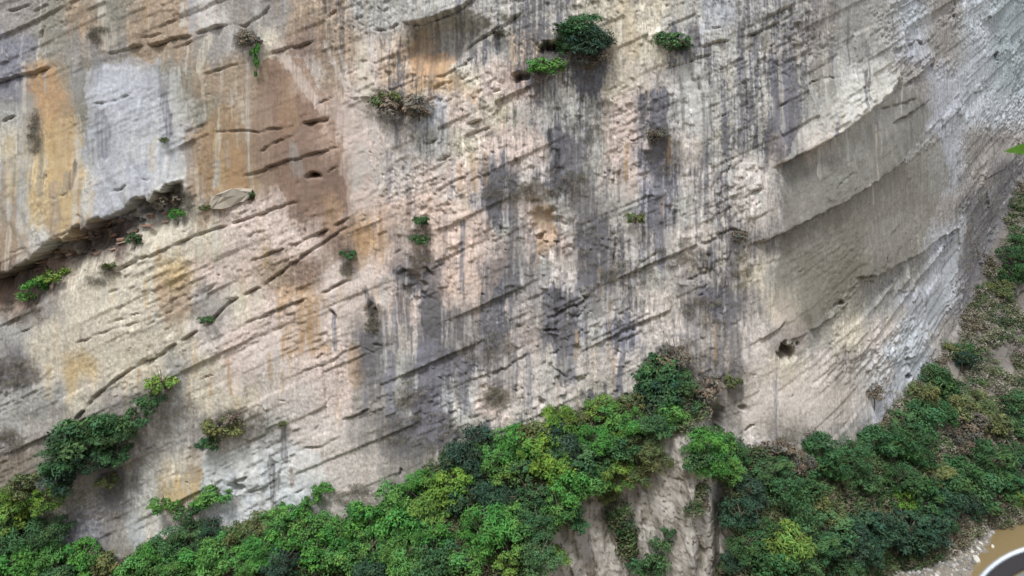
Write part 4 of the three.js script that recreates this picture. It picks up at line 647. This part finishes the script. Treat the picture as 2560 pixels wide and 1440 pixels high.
// ---------------------------------------------------------------- the road side: car with its door mirror, twig
const ROAD = EYE - 1.28;
{ const P = [], I = [], prof = [[-55, -3], [-44, 6], [-30, 32], [-16, 62], [-6, 82], [-2.3, ROAD - 1.2], [-2.0, ROAD - 0.15], [-1.6, ROAD], [7, ROAD], [7.4, ROAD], [14, ROAD + 7], [40, ROAD + 22]], nx = 40;
  for (let i = 0; i <= nx; i++) for (const [z, y] of prof) { const x = mix(-160, 160, i / nx), w = z < -3 || z > 8 ? 1 : 0; P.push(x, y + w * 1.2 * noise(x * 0.07, z * 0.2), z + w * noise(x * 0.09, y * 0.1) * 1.2); }
  const n = prof.length; for (let i = 0; i < nx; i++) for (let j = 0; j < n - 1; j++) { const a = i * n + j; I.push(a, a + n, a + 1, a + 1, a + n, a + n + 1); }
  const g = new THREE.BufferGeometry(); g.setAttribute('position', new THREE.Float32BufferAttribute(P, 3)); g.setIndex(I); g.computeVertexNormals();
  structure(new THREE.Mesh(g, new THREE.MeshStandardMaterial({ color: rgb(118, 112, 96), roughness: 1, side: THREE.DoubleSide })), 'near_bank', 'steep near side of the gorge carrying the road', 'slope');
  const rd = new THREE.PlaneGeometry(300, 6); rd.rotateX(-Math.PI / 2); rd.translate(0, ROAD + 0.006, 2.6);
  structure(new THREE.Mesh(rd, new THREE.MeshStandardMaterial({ color: rgb(92, 92, 92), roughness: 0.95 })), 'road', 'grey asphalt road on the near side of the gorge', 'road');
}
{ const paint = new THREE.MeshPhysicalMaterial({ color: rgb(206, 212, 218), metalness: 0.35, roughness: 0.35, clearcoat: 1, clearcoatRoughness: 0.08 }), black = new THREE.MeshStandardMaterial({ color: rgb(26, 22, 26), roughness: 0.7 }), tyre = new THREE.MeshStandardMaterial({ color: rgb(30, 30, 30), roughness: 0.9 });
  const car = thing('car', 'silver car seen only by the rim of its door mirror in the corner', 'car'); car.position.set(0, ROAD, 0.42);
  // lower body: side profile along x, nose to the right
  const s = new THREE.Shape(); s.moveTo(-2.2, 0.3); s.lineTo(2.1, 0.3); s.quadraticCurveTo(2.3, 0.35, 2.28, 0.55); s.quadraticCurveTo(2.2, 0.72, 1.9, 0.78); s.lineTo(1.0, 0.88); s.lineTo(-1.6, 0.9); s.quadraticCurveTo(-2.25, 0.88, -2.3, 0.7); s.closePath();
  const bg = new THREE.ExtrudeGeometry(s, { depth: 1.5, bevelEnabled: true, bevelThickness: 0.06, bevelSize: 0.05, bevelSegments: 3, curveSegments: 10 }); bg.translate(0, 0, -0.75); part('body', bg, paint, car);
  const roof = new THREE.Shape(); roof.moveTo(-1.3, 1.5); roof.quadraticCurveTo(-0.4, 1.58, 0.3, 1.52); roof.lineTo(0.3, 1.56); roof.quadraticCurveTo(-0.4, 1.63, -1.3, 1.55); const rg = new THREE.ExtrudeGeometry(roof, { depth: 1.2, bevelEnabled: false }); rg.translate(0, 0, -0.6); part('roof', rg, paint, car);
  for (const z of [-0.66, 0.66]) for (const [x0, y0, x1, y1] of [[1.05, 0.86, 0.28, 1.53], [-0.55, 0.88, -0.5, 1.55], [-1.75, 0.88, -1.3, 1.53]]) { const l = Math.hypot(x1 - x0, y1 - y0), g = new THREE.BoxGeometry(0.07, l, 0.06); const m = part('pillar', g, paint, car); m.position.set((x0 + x1) / 2, (y0 + y1) / 2, z); m.rotation.z = -Math.atan2(x1 - x0, y1 - y0); }
  for (const z of [-0.72, 0.72]) for (const x of [-1.4, 1.4]) { const w = part('wheel', new THREE.CylinderGeometry(0.31, 0.31, 0.2, 28), tyre, car); w.rotation.x = Math.PI / 2; w.position.set(x, 0.31, z); const rim = part('rim', new THREE.CylinderGeometry(0.19, 0.19, 0.21, 20), paint, w); rim.position.y = 0; }
  // door mirror: rounded housing, dark gasket, glass turned back towards the door window
  const rounded = (w, h, r) => { const q = new THREE.Shape(); q.absarc(w - r, h - r, r, 0, Math.PI / 2); q.absarc(-w + r, h - r, r, Math.PI / 2, Math.PI); q.absarc(-w + r, -h + r, r, Math.PI, Math.PI * 1.5); q.absarc(w - r, -h + r, r, Math.PI * 1.5, Math.PI * 2); q.closePath(); return q; };
  const chrome = new THREE.MeshStandardMaterial({ color: rgb(176, 184, 194), metalness: 0.7, roughness: 0.35 }), mirror = new THREE.Group(); mirror.name = 'door_mirror'; car.add(mirror);
  const ring = (o, i, depth, bevel) => { const q = rounded(0.16 - o, 0.125 - o, 0.118 - o); q.holes.push(rounded(0.16 - i, 0.125 - i, 0.118 - i)); return new THREE.ExtrudeGeometry(q, { depth, bevelEnabled: bevel > 0, bevelThickness: bevel, bevelSize: bevel, bevelOffset: -bevel, bevelSegments: 4, curveSegments: 24 }); };
  part('housing', ring(0, 0.005, 0.012, 0.002), chrome, mirror);
  const shell = part('shell', new THREE.SphereGeometry(1, 28, 16, 0, Math.PI * 2, 0, Math.PI / 2), paint, mirror); shell.rotation.x = -Math.PI / 2; shell.scale.set(0.15, 0.07, 0.115);
  const gk = part('gasket', ring(0.0055, 0.019, 0.01, 0), black, mirror); gk.position.z = 0.006;
  const gl = part('glass', new THREE.ExtrudeGeometry(rounded(0.1385, 0.1035, 0.0965), { depth: 0.004, bevelEnabled: false, curveSegments: 24 }), new THREE.MeshStandardMaterial({ color: rgb(214, 226, 226), metalness: 1, roughness: 0.08 }), mirror); gl.position.z = 0.012;
  const arm = part('arm', new THREE.BoxGeometry(0.08, 0.03, 0.12), black, mirror); arm.position.set(0.05, -0.14, 0.0);
  mirror.position.set(0.626, EYE - ROAD - 0.556, -0.78 - 0.42); mirror.rotation.set(-0.68, -0.45, 0);
}
{ const t = thing('roadside_sapling', 'green leaf tips of a roadside sapling at the right edge', 'plant'), stem = new THREE.MeshStandardMaterial({ color: rgb(110, 120, 70), roughness: 0.8 }), lm = new THREE.MeshPhysicalMaterial({ color: rgb(132, 192, 72), roughness: 0.6, side: THREE.DoubleSide, transmission: 0.45, thickness: 0 });
  const z = -1.75, px = d => (d - 1280) / FOCAL * -z; t.position.set(px(2560) + 0.22, ROAD - 0.02, z);
  const tip = new THREE.Vector3(px(2548) - t.position.x, EYE - ROAD - 0.03, 0.02);
  const curve = new THREE.CatmullRomCurve3([new THREE.Vector3(0, 0, 0), new THREE.Vector3(0.05, 0.5, 0), new THREE.Vector3(0.02, 1.0, 0.02), new THREE.Vector3(-0.1, 1.26, 0.03), tip.clone().add(new THREE.Vector3(0.06, -0.016, 0))]);
  part('stem', new THREE.TubeGeometry(curve, 24, 0.006, 7), stem, t);
  const ls = new THREE.Shape(); ls.moveTo(0, 0); ls.bezierCurveTo(0.024, 0.02, 0.026, 0.055, 0, 0.09); ls.bezierCurveTo(-0.026, 0.055, -0.024, 0.02, 0, 0);
  const lg = new THREE.ShapeGeometry(ls, 12); { const p = lg.attributes.position; for (let i = 0; i < p.count; i++) { const x = p.getX(i), y = p.getY(i); p.setZ(i, 6 * x * x * 6 - y * y * 5); } lg.computeVertexNormals(); }
  const leaf = (x, y, zz, rz, rx, s) => { const m = part('leaf', lg, lm, t); m.position.set(x, y, zz); m.rotation.set(rx, 0.3, rz); m.scale.setScalar(s); };
  leaf(tip.x + 0.056, tip.y + 0.016, tip.z, 2.05, 0.25, 1.0); leaf(tip.x + 0.062, tip.y - 0.008, tip.z + 0.012, 1.9, 0.1, 0.72); leaf(tip.x + 0.08, tip.y + 0.004, tip.z - 0.01, -0.6, 0.2, 0.8);
  for (let i = 0; i < 8; i++) { const q = curve.getPoint(0.15 + i * 0.06); leaf(q.x, q.y, q.z, (i % 2 ? -1 : 1) * 1.1 - 0.6, 0.4, 0.9 + 0.3 * (i % 3)); }
}
renderer.render(scene, camera);
